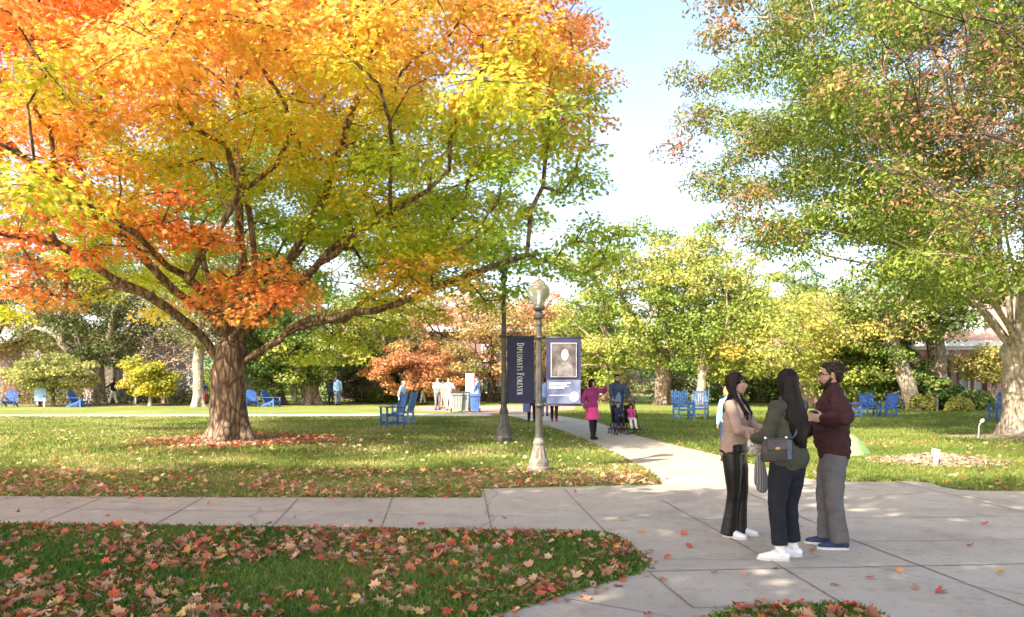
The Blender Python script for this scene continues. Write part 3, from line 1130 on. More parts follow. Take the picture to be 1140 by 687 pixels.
p1 = G(600, 525.5)
lamp('near globe lamp post with pale base and portrait banner beside the path', p1, 3.3, M['lamp_pale'])
p2 = G(561, 492.5)
L2 = lamp('dark lamp post behind the near lamp, its head lost in the maple leaves', p2, 5.1, M['lampiron'], 1, 1.0)
L2.scale = (1.1, 1.1, 1)
lamp('small white globe lamp by the low dogwood at the far left', (W(42.5, 46), 46, 0), 3.3, M['lampiron'], group='globe street lamps')
lamp('white globe lamp in front of the glazed brick entrance', (W(1066, 41.6), 41.6, 0), 3.2, M['lampiron'], group='globe street lamps')
for pt, label in ((p1, 'near'), (p2, 'far')): pass


def font_mesh(txt, size, name, m, parent, loc, rot, sx=1.0, spacing=1.0, ext=.002, bold=0.0):
    cu = bpy.data.curves.new(name, 'FONT')
    cu.body = txt; cu.size = size; cu.extrude = ext; cu.space_character = spacing
    cu.align_x = 'CENTER'; cu.align_y = 'CENTER'
    cu.offset = bold
    ob = bpy.data.objects.new('tmp', cu); COL.objects.link(ob)
    bpy.context.view_layer.update()
    dg = bpy.context.evaluated_depsgraph_get()
    me = bpy.data.meshes.new_from_object(ob.evaluated_get(dg))
    bpy.data.objects.remove(ob)
    me.materials.clear(); me.materials.append(m)
    o = link(name, me, parent)
    o.location = loc; o.rotation_euler = rot; o.scale = (sx, 1, 1)
    return o


def text_width(txt, size):
    cu = bpy.data.curves.new('t', 'FONT'); cu.body = txt; cu.size = size
    ob = bpy.data.objects.new('t', cu); COL.objects.link(ob); bpy.context.view_layer.update()
    w = ob.dimensions.x
    bpy.data.objects.remove(ob)
    return w


# Roman capitals built stroke by stroke: thick stems, thin hairlines, serifs
def serif_glyph(ch):
    """polygons in a cell one high; returns (polys, width)"""
    P = []
    T, t, s = .17, .06, .09     # stem, hairline, serif reach

    def stem(x, y0=0, y1=1, w=T, sf=True):
        P.append([(x - w / 2, y0), (x + w / 2, y0), (x + w / 2, y1), (x - w / 2, y1)])
        if sf:
            for y in (y0, y1 - .055 if y1 > .5 else y1):
                P.append([(x - w / 2 - s, y), (x + w / 2 + s, y), (x + w / 2 + s, y + .055), (x - w / 2 - s, y + .055)])

    def hair(x0, x1, y, h=t, tip=0):
        P.append([(x0, y - h / 2), (x1, y - h / 2), (x1, y + h / 2), (x0, y + h / 2)])
        if tip: P.append([(x1 - .05, y - (tip if tip > 0 else 0)), (x1, y - (tip if tip > 0 else 0)), (x1, y + (-tip if tip < 0 else 0)), (x1 - .05, y + (-tip if tip < 0 else 0))])

    def line(x0, y0, x1, y1, w):
        dx, dy = x1 - x0, y1 - y0
        L = math.hypot(dx, dy); nx, ny = -dy / L * w / 2, dx / L * w / 2
        P.append([(x0 + nx, y0 + ny), (x0 - nx, y0 - ny), (x1 - nx, y1 - ny), (x1 + nx, y1 + ny)])

    def arc(cx, cy, rx, ry, a0, a1, thick=T, thin=t, n=16):
        pts = []
        for i in range(n + 1):
            a = math.radians(a0 + (a1 - a0) * i / n)
            w = thin + (thick - thin) * abs(math.cos(a)) ** 1.4
            pts.append((a, w))
        for (a, w), (b_, w2) in zip(pts, pts[1:]):
            P.append([(cx + (rx) * math.cos(a), cy + (ry) * math.sin(a)), (cx + (rx - w) * math.cos(a), cy + (ry - w) * math.sin(a)),
                      (cx + (rx - w2) * math.cos(b_), cy + (ry - w2) * math.sin(b_)), (cx + rx * math.cos(b_), cy + ry * math.sin(b_))])

    if ch == 'D': stem(.2); arc(.28, .5, .52, .5, -90, 90); return P, .86
    if ch == 'I': stem(.2); return P, .40
    if ch == 'P': stem(.2); arc(.27, .72, .38, .28, -90, 90); return P, .70
    if ch == 'L': stem(.2); hair(.2, .68, .03, t, -.22); return P, .74
    if ch == 'O': arc(.47, .5, .46, .52, 0, 360, n=30); return P, .94
    if ch == 'M': stem(.16, w=t); line(.2, 1, .55, .02, T); line(.55, .02, .9, 1, t); stem(.96); return P, 1.14
    if ch == 'A': line(.1, 0, .42, 1, t); line(.42, 1, .76, 0, T); hair(.22, .62, .34); hair(0, .24, .03); hair(.6, .9, .03); return P, .90
    if ch == 'T': stem(.4); hair(.04, .76, .97, t, .2); P.append([(.04, .77), (.09, .77), (.09, 1), (.04, 1)]); return P, .80
    if ch == 'S': arc(.3, .74, .24, .27, 30, 270, .13); arc(.3, .26, .26, .27, 90, -150, .13); return P, .60
    if ch == 'F': stem(.2); hair(.2, .62, .97, t, .2); hair(.2, .5, .52); return P, .68
    if ch == 'R': stem(.2); arc(.27, .74, .36, .26, -90, 90); line(.38, .5, .74, .0, T); hair(.66, .86, .03); return P, .84
    if ch == 'E': stem(.2); hair(.2, .62, .97, t, .2); hair(.2, .5, .52); hair(.2, .66, .03, t, -.22); return P, .72
    if ch == 'V': line(.1, 1, .44, 0, T); line(.44, 0, .76, 1, t); hair(0, .28, .97); hair(.62, .9, .97); return P, .88
    return P, .45


def serif_text(txt, cap, small, name, m, parent, loc, rot, ext=.003, total=None):
    """large first capital of every word, small capitals after it"""
    polys = []; x = 0
    first = True
    for ch in txt:
        if ch == ' ': x += cap * .42; first = True; continue
        k = cap if first else small
        first = False
        ps, w = serif_glyph(ch.upper())
        for i, p in enumerate(ps): polys.append([(x + a * k, b_ * k) for a, b_ in p])
        x += w * k + .07 * cap
    f = (total / x) if total else 1
    mb = MB()
    for i, p in enumerate(polys):
        z = ext + .00005 * (i % 7)
        mb.add([(a * f - x * f / 2, b_ - cap / 2, z) for a, b_ in p], [tuple(range(len(p)))])
    o = mb.build(name, m, parent)
    o.location = loc; o.rotation_euler = rot
    return o


def cloth(mb, w, h, seed, mi=0, t=.006, nx=14, nz=24, amp=.012):
    """a hung banner with slight waves and real thickness"""
    for s in (0, 1):
        vs = []
        for j in range(nz + 1):
            for i in range(nx + 1):
                x = w * i / nx; z = -h * j / nz
                y = amp * 1.6 * noise.noise(Vector((x * 2.2 + seed, z * 1.3, seed))) * math.sin(PI * j / nz) * 2 + (t / 2 if s else -t / 2)
                vs.append((x, y, z))
        fs = []
        for j in range(nz):
            for i in range(nx):
                a = j * (nx + 1) + i
                q_ = (a, a + nx + 1, a + nx + 2, a + 1)
                fs.append(q_ if not s else q_[::-1])
        mb.add(vs, fs, mi)
    return mb


def banner(label, pole, d, px0, px1, py0, py1, off, seed, ang=0.0):
    w = (px1 - px0) / F * d / math.cos(ang); h = (py1 - py0) / F * d
    x0 = W(px0, d); zt_ = zt(py0, d)
    root = thing('banner', label, 'banner', (x0, pole.y, zt_), ang)
    mb = MB(); cloth(mb, w, h, seed); mb.build('cloth', M['navy'], root, True)
    for nm, z in (('bracket', .012), ('bracket', -h - .012)):
        mb = MB(); mb.tube([(-.06, 0, z), (w + .03, 0, z)], .014, 8); mb.ball((w + .04, 0, z), .022)
        mb.tube([(-.11, 0, z - .03), (-.11, 0, z + .03)], .085 if off else .11, 14)
        mb.build(nm, M['lampiron'], root, True)
    return root, w, h


bn, w, h = banner('dark navy banner with white lettering running down it on the farther lamp post', p2, 20, 564.5, 594.5, 375.5, 448, 0, 3)
serif_text('DIPLOMATS FOREVER', w * .25, w * .19, 'lettering', M['white'], bn, (w * .5, -.026, -h * .49), Matrix(((0, 1, 0), (0, 0, -1), (-1, 0, 0))).to_euler(), total=h * .80)
bn, w, h = banner('navy and blue banner with grey portrait and white seal on the near lamp', p1, p1.y, 608, 647, 376.5, 450.5, 1, 8, .06)
M['panel_grey'] = mat('portrait_backdrop', (.12, .10, .09), .7, .5, 5)
M['fig_pale'] = mat('portrait_figure', (.52, .50, .48), .7, .12, 9)
m, nt, bb = new_mat('banner_blue')
f = noise_fac(nt, 2.5, 3, .5)
nt.links.new(ramp(nt, f, [(.35, (.05, .065, .14)), (.65, (.19, .22, .31))]), bb.inputs['Base Color']); bb.inputs['Roughness'].default_value = .7
M['banner_blue'] = m
M['fig_mid'] = mat('portrait_coat', (.20, .18, .17), .7, .3, 9)
yb = -.024


def flat(name, pts, y, m_, parent):
    mb = MB(); k = len(pts)
    mb.add([(a, y, c) for a, c in pts] + [(a, y + .003, c) for a, c in pts], [tuple(range(k)), tuple(range(2 * k - 1, k - 1, -1))] + [(i, i + k, (i + 1) % k + k, (i + 1) % k) for i in range(k)])
    return mb.build(name, m_, parent)


def disc(cx, cz, rx, rz, n=22, a0=0, a1=360):
    return [(cx + rx * math.cos(math.radians(a0 + (a1 - a0) * i / n)), cz + rz * math.sin(math.radians(a0 + (a1 - a0) * i / n))) for i in range(n)]


flat('panel', [(w * .13, -h * .585), (w * .87, -h * .585), (w * .87, -h * .07), (w * .13, -h * .07)], yb, M['fig_pale'], bn)
pt = flat('portrait', [(w * .15, -h * .575), (w * .85, -h * .575), (w * .85, -h * .08), (w * .15, -h * .08)], yb - .004, M['panel_grey'], bn)
flat('face', disc(w * .53, -h * .25, w * .10, h * .085), yb - .012, M['fig_pale'], pt)
flat('coat', [(w * .30, -h * .572), (w * .78, -h * .572), (w * .74, -h * .42), (w * .60, -h * .36), (w * .47, -h * .36), (w * .34, -h * .43)], yb - .008, M['fig_mid'], pt)
flat('blue_field', [(w * .02, -h * .985), (w * .98, -h * .985), (w * .98, -h * .63), (w * .02, -h * .63)], yb, M['banner_blue'], bn)
mb = MB()
for i, (wd, z) in enumerate(((.62, .675), (.5, .70), (.56, .725), (.44, .75), (.58, .86))):
    mb.box((w * (.08 + wd / 2), yb - .006, -h * z), (w * wd, .003, h * .009))
mb.build('stripes', M['white'], bn)
flat('seal', disc(w * .80, -h * .88, w * .135, w * .135, 28), yb - .008, M['white'], bn)
flat('seal_ring', disc(w * .80, -h * .88, w * .09, w * .09, 28), yb - .012, M['fig_pale'], bn)

# ================================================================== blue chairs
M['blue'] = mat('blue_paint', (.028, .10, .33), .5, .28, 9, bump=.05, bscale=80)
M['blue_light'] = mat('blue_paint_faded', (.085, .22, .48), .5, .25, 9)


def armchair(label, loc, rz, s=1.0, m_='blue', wide=.62):
    """upright slatted garden armchair, front towards local -y"""
    m_ = M[m_]
    root = thing('garden_chair', label, 'chair', loc, rz, 'tall blue garden chairs')
    root.scale = (s,) * 3
    hw = wide / 2
    mb = MB()
    for i in range(6): mb.box((0, -.24 + i * .085, .43 - i * .006), (wide - .04, .072, .022), bev=.005)
    mb.build('seat', m_, root)
    mb = MB()
    for z in (.50, 1.06): mb.bar((-hw + .03, .26 + (z - .45) * .26, z), (hw - .03, .26 + (z - .45) * .26, z), .03, .08, bev=.006)
    for i in range(6):
        x = -hw + .1 + i * (wide - .2) / 5
        mb.bar((x, .262 + .03 * .26, .48), (x, .258 + .63 * .26, 1.09), .062, .02, up=(0, 1, 0))
    mb.build('backrest', m_, root)
    for sx in (-1, 1):
        x = sx * hw
        mb = MB(); mb.bar((x, .30, .0), (x, .25, .45), .055, .055, up=(0, 1, 0)); mb.bar((x, .25, .45), (x, .43, 1.13), .055, .05, up=(0, 1, 0)); mb.build('leg', m_, root)
        mb = MB(); mb.bar((x, -.29, .0), (x, -.29, .65), .055, .055, up=(0, 1, 0)); mb.build('leg', m_, root)
        mb = MB(); mb.bar((x, -.36, .665), (x, .34, .665), .095, .028, bev=.008); mb.build('armrest', m_, root)
        mb = MB(); mb.box((x, 0, .41), (.028, .54, .07)); mb.box((x, 0, .16), (.028, .56, .05)); mb.build('rail', m_, root)
    mb = MB(); mb.box((0, -.29, .40), (wide - .055, .028, .085)); mb.box((0, -.02, .16), (wide - .03, .05, .028)); mb.build('rail', m_, root)
    return root


def adirondack(label, loc, rz, s=1.0, m_='blue'):
    m_ = M[m_]
    root = thing('adirondack_chair', label, 'chair', loc, rz, 'low blue lawn chairs')
    root.scale = (s,) * 3
    mb = MB()
    for i in range(7): mb.bar((-.28, -.34 + i * .085, .37 - i * .028), (.28, -.34 + i * .085, .37 - i * .028), .075, .022)
    mb.build('seat', m_, root)
    mb = MB()
    for i in range(7):
        x = (i - 3) * .085; top = 1.02 - .018 * (i - 3) ** 2
        mb.bar((x, .22, .2), (x * 1.15, .22 + (top - .2) * .42, top), .075, .02, up=(0, 1, 0))
    for z in (.35, .72): mb.bar((-.29, .245 + (z - .2) * .42, z), (.29, .245 + (z - .2) * .42, z), .03, .06)
    mb.build('backrest', m_, root)
    for sx in (-1, 1):
        x = sx * .31
        mb = MB(); mb.bar((x, -.38, 0), (x, -.38, .55), .03, .10, up=(0, 1, 0)); mb.build('leg', m_, root)
        mb = MB(); mb.bar((x * .95, -.4, .36), (x * .95, .55, .03), .03, .12); mb.build('leg', m_, root)
        mb = MB(); mb.bar((x * 1.08, -.48, .565), (x * 1.08, .42, .565), .13, .025); mb.build('armrest', m_, root)
    return root


R_ = math.radians
v = G(437, 476); armchair('dark blue chair seen from behind on the middle lawn, nearest of its pair', v, R_(-62), 1.05)
v = G(449, 472); armchair('lighter blue chair just behind the dark blue one on the middle lawn', (v.x, v.y, 0), R_(-100), 1.05, 'blue_light')
v = G(761, 467.3); armchair('pale blue chair left of the pair standing beyond the walk', v, R_(12), 1.05, 'blue_light')
v = G(778, 466); armchair('pale blue chair right of the pair standing beyond the walk', v, R_(-25), 1.05, 'blue_light')
v = G(950, 465); armchair('blue chair partly behind the man, left of the three by the small green tree', v, R_(75), .93)
v = G(969, 463.8); armchair('blue chair facing the path, middle of the three by the small green tree', v, R_(5), .93)
v = G(987, 464.6); armchair('blue chair turned sideways, right of the three by the small green tree', v, R_(-70), .93)
v = G(1115, 470); armchair('lone blue chair standing by the pale trunk at the right edge', v, R_(-60), 1.0)
adirondack('blue low lawn chair at the far left edge before the brick door', (W(11, 45.5), 45.5, 0), R_(20))
adirondack('blue low lawn chair leaning back in front of the dark olive tree', (W(87, 45.5), 45.5, 0), R_(80))
adirondack('blue low lawn chair just right of the great maple trunk', (W(280, 46), 46, 0), R_(25))
adirondack('blue low lawn chair by the grey leaning trunk, facing away', (W(302, 46), 46, 0), R_(70))
adirondack('blue low lawn chair at the end of the row by the grey leaning trunk', (W(268, 47), 47, 0), R_(-30))

# ================================================================== bins, signs, small things
M['bin_grey'] = mat('bin_grey', (.36, .38, .36), .5, .1)
M['bin_dark'] = mat('bin_dark', (.05, .055, .05), .5, .1)
M['bin_blue'] = mat('bin_blue', (.10, .20, .50), .45, .1)


def bin_(label, px, d, body, lid, rz=0, s=1.0):
    root = thing('wheeled_bin', label, 'bin', (W(px, d), d, 0), rz, 'wheeled bins at the gathering')
    root.scale = (s,) * 3
    mb = MB()
    z0, z1 = .08, .95
    vs = [(x * (.22 if z == z0 else .28), y * (.24 if z == z0 else .33), z) for z in (z0, z1) for x, y in ((-1, -1), (1, -1), (1, 1), (-1, 1))]
    mb.add(vs, [(3, 2, 1, 0), (4, 5, 6, 7), (0, 1, 5, 4), (1, 2, 6, 5), (2, 3, 7, 6), (3, 0, 4, 7)])
    for x in (-.14, 0, .14): mb.bar((x, -.262, .2), (x, -.325, .85), .03, .02, up=(0, 1, 0))
    mb.box((0, -.35, .92), (.58, .05, .06))
    mb.build('body', body, root)
    mb = MB(); mb.box((0, .0, .985), (.60, .72, .05), bev=.015); mb.box((0, -.02, 1.02), (.5, .56, .04), bev=.015); mb.build('lid', lid, root)
    for sx in (-1, 1):
        mb = MB(); mb.tube([(sx * .23, .27, .11), (sx * .29, .27, .11)], .11, 14); mb.build('wheel', M['bin_dark'], root, True)
    mb = MB(); mb.tube([(-.22, .39, .96), (.22, .39, .96)], .018, 8); mb.build('handle', M['bin_dark'], root)
    return root


bin_('grey wheeled bin with open dark seam, left one of the two grey bins', 508.5, 38.2, M['bin_grey'], M['bin_dark'], .1, 1.0)
bin_('grey wheeled bin standing tight against the white board', 516.5, 38.4, M['bin_grey'], M['bin_dark'], -.05, 1.0)
bin_('blue recycling bin at the right of the white board', 529, 38, M['bin_blue'], M['bin_blue'], .05, .92)


def board(name, label, cat, px, d, z0, z1, w, m_, legs, rz=0, t=.04, leg_m=None):
    root = thing(name, label, cat, (W(px, d), d, 0), rz)
    mb = MB(); mb.box((0, 0, (z0 + z1) / 2), (w, t, z1 - z0), bev=.01); mb.build('panel', m_, root)
    for x in legs:
        mb = MB(); mb.box((x, t * .5 + .03, (z1 - .05) / 2), (.06, .05, z1 - .05)); mb.build('post', leg_m or M['trim'], root)
    return root


M['sign_white'] = mat('sign_white', (.82, .80, .78), .5, .04)
M['sign_red'] = mat('sign_red', (.5, .06, .08), .5, .04)
M['sign_blue'] = mat('sign_blue', (.22, .38, .62), .5, .1)
sb = board('notice_board', 'tall white display board between the grey and the blue bins', 'sign', 523, 38.6, .15, 1.95, .42, M['sign_white'], (-.16, .16))
mb = MB(); mb.box((.24, -.01, 1.6), (.05, .03, .7)); mb.build('edge_strip', M['sign_red'], sb)
board('notice_board', 'white two-panel board on a post by the small yellow tree', 'sign', 146, 50, 1.2, 2.6, .95, M['sign_white'], (.2,), .1)
board('notice_board', 'white board on a slim post, right one of the two by the small yellow tree', 'sign', 153.5, 50.5, 1.25, 2.45, .6, M['sign_white'], (-.2,), -.2)
board('lawn_sign', 'small pale blue sign on the foot of the far left lamp', 'sign', 45, 45.8, .35, 1.15, .72, M['sign_blue'], (-.2, .2))
board('notice_board', 'tall white pole sign beside the grey leaning trunk', 'sign', 327, 50, .3, 3.2, .3, M['sign_white'], (0,))

# white marker and chips by the stump on the right lawn
mc = G(1043, 515)
M['chips'] = mat('wood_chips', (.34, .25, .17), .9, .35, 30, bump=1, bscale=60)
mb = MB(); n, k = 44, 10
vs = [(0, 0, .17)]; fs = []
for i in range(1, k + 1):
    t = i / k
    for j in range(n):
        a = 2 * PI * j / n
        wv = 1 + .2 * noise.noise(Vector((math.cos(a) * 1.5, math.sin(a) * 1.5, 7)))
        z = .17 * (1 - t ** 1.6) + .035 * noise.noise(Vector((math.cos(a) * t * 9, math.sin(a) * t * 9, 2))) * (t < 1) * 2 + .02 * (t < 1) * noise.noise(Vector((math.cos(a) * t * 23, math.sin(a) * t * 23, 5)))
        vs.append((.95 * t * wv * math.cos(a), .8 * t * wv * math.sin(a), max(z, .004)))
for j in range(n): fs.append((0, 1 + j, 1 + (j + 1) % n))
for i in range(k - 1):
    for j in range(n):
        a = 1 + i * n + j; b_ = 1 + i * n + (j + 1) % n
        fs.append((a, a + n, b_ + n, b_))
mb.add(vs, fs); o = mb.build('wood_chip_pile', M['chips'], smooth=True); o.location = (mc.x, mc.y, 0)
tag(o, 'low heap of pale wood chips on the right lawn by the path', 'wood chips')
rc = np.random.RandomState(5)
nch = 900
a = rc.uniform(0, 2 * PI, nch); r = np.sqrt(rc.uniform(0, 1, nch)) * 1.35
P = np.stack([mc.x + r * np.cos(a), mc.y + r * .8 * np.sin(a), .03 + .15 * np.maximum(0, 1 - r ** 1.6)], 1)
cc = jitter(np.array([(.42, .32, .22), (.30, .22, .14), (.50, .39, .27)])[rc.randint(0, 3, nch)], rc, .2, .04)
tag(leaf_mesh('chips', P, unit(np.array([0, 0, 1.]) + rc.normal(size=(nch, 3)) * .5), .09 * rc.uniform(.5, 1.3, nch), cc, BLADE, M['litter'], None, rc), kind='stuff')
v = G(1042, 519)
root = thing('utility_marker', 'white plastic marker post standing before the wood chip heap', 'marker', v, .2)
mb = MB(); mb.lathe([(.045, 0), (.045, .24), (.035, .26)], 14); mb.build('post', M['sign_white'], root, True)
mb = MB(); mb.box((-.02, -.02, .27), (.16, .05, .11), (0, .15, 0), bev=.02); mb.build('cap', M['sign_white'], root)
mb = MB(); mb.tube([(.05, -.02, .02), (.14, -.05, .06), (.2, -.06, .015)], .012, 6); mb.build('wire', M['bin_dark'], root)
v = G(1089, 490)
root = thing('marker_stake', 'thin white stake with a bent tip on the sunny right lawn', 'marker', v, 0)
mb = MB(); mb.tube([(0, 0, 0), (.02, 0, .38), (.08, 0, .50)], .012, 6); mb.build('rod', M['sign_white'], root)
mb = MB(); mb.ball((.11, 0, .52), (.07, .035, .05), (0, -.6, 0)); mb.build('tip', M['sign_white'], root, True)
v = G(1050, 457.5)
root = thing('bollard_light', 'short dark bollard light at the front of the entrance bed', 'bollard', (W(1043.5, 39.4), 39.4, 0), 0)
mb = MB(); mb.lathe([(.09, 0), (.09, .05), (.07, .07), (.07, .7)], 14); mb.build('post', M['lampiron'], root, True)
mb = MB(); mb.lathe([(.09, .7), (.1, .76), (.1, .8), (.03, .86)], 14); mb.build('cap', M['lampiron'], root, True)
# pale green low tent-like cover behind the man
v = G(950, 506)
M['tarp'] = mat('tarp_green', (.22, .36, .14), .6, .1, 6, bump=.2, bscale=20)
mb = MB(); n, k = 30, 9
vs = [(0, 0, .46)]; fs = []
for i in range(1, k + 1):
    t = i / k
    for j in range(n):
        a = 2 * PI * j / n
        rr = .46 * t ** .8 * (1 + .10 * math.cos(4 * a) * t)
        vs.append((rr * math.cos(a), rr * math.sin(a), .46 * (1 - t ** 1.5) if t < 1 else .006))
for j in range(n): fs.append((0, 1 + j, 1 + (j + 1) % n))
for i in range(k - 1):
    for j in range(n):
        a = 1 + i * n + j; b_ = 1 + i * n + (j + 1) % n
        fs.append((a, a + n, b_ + n, b_))
mb.add(vs, fs); o = mb.build('dome_cover', M['tarp'], smooth=True); o.location = (v.x - .12, v.y, 0)
tag(o, 'low pale green dome cover on the grass behind the man in the maroon sweater', 'cover')
# ================================================================== people
M['skin'] = mat('skin', (.42, .25, .175), .5, .05, 14, spec=.35)
M['skin_tan'] = mat('skin_tan', (.36, .21, .145), .5, .05, 14, spec=.35)
M['skin_dark'] = mat('skin_deep', (.26, .14, .095), .5, .05, 14, spec=.35)
M['eye'] = mat('eye_white', (.75, .72, .70), .2, .02)
M['iris'] = mat('iris', (.05, .03, .02), .15, .05)
M['lip'] = mat('lips', (.42, .14, .13), .4, .05)
M['hair_dark'] = mat('hair_dark', (.011, .006, .0045), .5, .4, 30, bump=.2, bscale=160, stretch=(1, 1, .1), spec=.22)
M['hair_brown'] = mat('hair_brown', (.024, .015, .010), .6, .3, 40, bump=.3, bscale=120, spec=.2)
M['hair_blond'] = mat('hair_blond', (.50, .28, .12), .55, .25, 30)
M['hair_grey'] = mat('hair_grey', (.42, .40, .38), .6, .2, 30)


def fabric(name, c, rough=.85, weave=260, bump=.25, var=.1, **k):
    return mat(name, c, rough, var, 7, bump=bump, bscale=weave, spec=.15, **k)


M['knit_tan'] = fabric('knit_tan', (.38, .27, .21))
M['leather_black'] = mat('leather_black', (.007, .0066, .0062), .34, .15, 9, bump=.05, bscale=40, spec=.42)
M['sweater_olive'] = fabric('sweater_olive', (.064, .066, .046), weave=180)
M['jeans_black'] = fabric('jeans_black', (.018, .019, .026))
M['sweater_maroon'] = fabric('sweater_maroon', (.050, .021, .022), weave=150, bump=.4)
M['trousers_grey'] = fabric('trousers_grey', (.12, .115, .118))
M['shoe_white'] = mat('shoe_white', (.80, .79, .78), .55, .05)
M['shoe_navy'] = mat('shoe_navy', (.02, .032, .09), .7, .15)
M['sole_grey'] = mat('sole_pale', (.62, .60, .57), .6, .06)
M['sock_white'] = mat('sock_white', (.78, .77, .76), .8, .04)
M['magenta'] = fabric('jacket_magenta', (.30, .045, .17))
M['skirt_pink'] = fabric('skirt_pink', (.70, .075, .26))
M['tights'] = fabric('tights_black', (.022, .02, .024))
M['denim_dark'] = fabric('jacket_denim', (.05, .075, .13))
M['shirt_blue'] = fabric('shirt_blue', (.22, .34, .52))
M['jeans_blue'] = fabric('jeans_blue', (.12, .18, .30))
M['black'] = fabric('cloth_black', (.02, .02, .023))
M['white_cloth'] = fabric('cloth_white', (.74, .72, .70))
M['red_cloth'] = fabric('cloth_red', (.55, .03, .05))
M['khaki'] = fabric('cloth_khaki', (.38, .30, .2))
M['grey_cloth'] = fabric('cloth_grey', (.2, .2, .21))
M['pink'] = fabric('cloth_pink', (.62, .07, .25))
M['navy_cloth'] = fabric('cloth_navy', (.03, .045, .10))
M['skyblue'] = fabric('cloth_sky', (.25, .42, .68))


def ik(a, b, l1, l2, pole):
    """middle joint of a two-bone limb from a to b bending toward pole"""
    a, b, pole = Vector(a), Vector(b), Vector(pole)
    d = b - a; L = d.length
    if L > (l1 + l2) * .999:
        b = a + d * ((l1 + l2) * .999 / L); d = b - a; L = d.length
    u = d / L
    x = (l1 * l1 - l2 * l2 + L * L) / (2 * L)
    h = math.sqrt(max(0, l1 * l1 - x * x))
    p = pole - u * pole.dot(u)
    if p.length < 1e-4: p = Vector((0, 0, -1)) - u * u.z * -1
    p.normalize()
    return a + u * x + p * h, b


def hand(mb, w, d, n, side, s=1.0, curl=.5, fine=True):
    """palm, four unequal bent fingers and a thumb; n = way the palm faces, side = way the thumb lies"""
    d = Vector(d).normalized(); n = Vector(n); n = (n - d * n.dot(d)).normalized()
    t = d.cross(n); t.normalize()
    if t.dot(Vector(side)) < 0: t = -t
    mb.tube([w - d * .02 * s, w + d * .02 * s, w + d * .055 * s, w + d * .09 * s], [(.024 * s, .019 * s), (.032 * s, .016 * s), (.040 * s, .015 * s), (.038 * s, .012 * s)], 12, ref=n, round_=True)
    for off, L in ((.030, .070), (.010, .080), (-.010, .075), (-.029, .060)):
        p = w + d * .088 * s + t * off * s
        pts = [p - d * .02 * s, p]
        dd = d.copy()
        for k, f in enumerate((.45, .32, .25)):
            a = curl * (.75 if k == 0 else .8)
            dd = (dd * math.cos(a) + n * math.sin(a)).normalized()
            # stay in the finger plane
            pts.append(pts[-1] + dd * L * f * s + t * off * .12 * s)
        mb.tube(pts, [.0095 * s, .0095 * s, .0088 * s, .008 * s, .007 * s], 8, ref=t, round_=True)
    p = w + d * .025 * s + t * .028 * s
    q = (d * .55 + t * .75 + n * .3).normalized(); q2 = (d * .85 + t * .3 + n * .45).normalized()
    mb.tube([p - q * .01 * s, p + q * .03 * s, p + q * .03 * s + q2 * .032 * s, p + q * .03 * s + q2 * .058 * s], [.013 * s, .0115 * s, .010 * s, .008 * s], 8, round_=True)


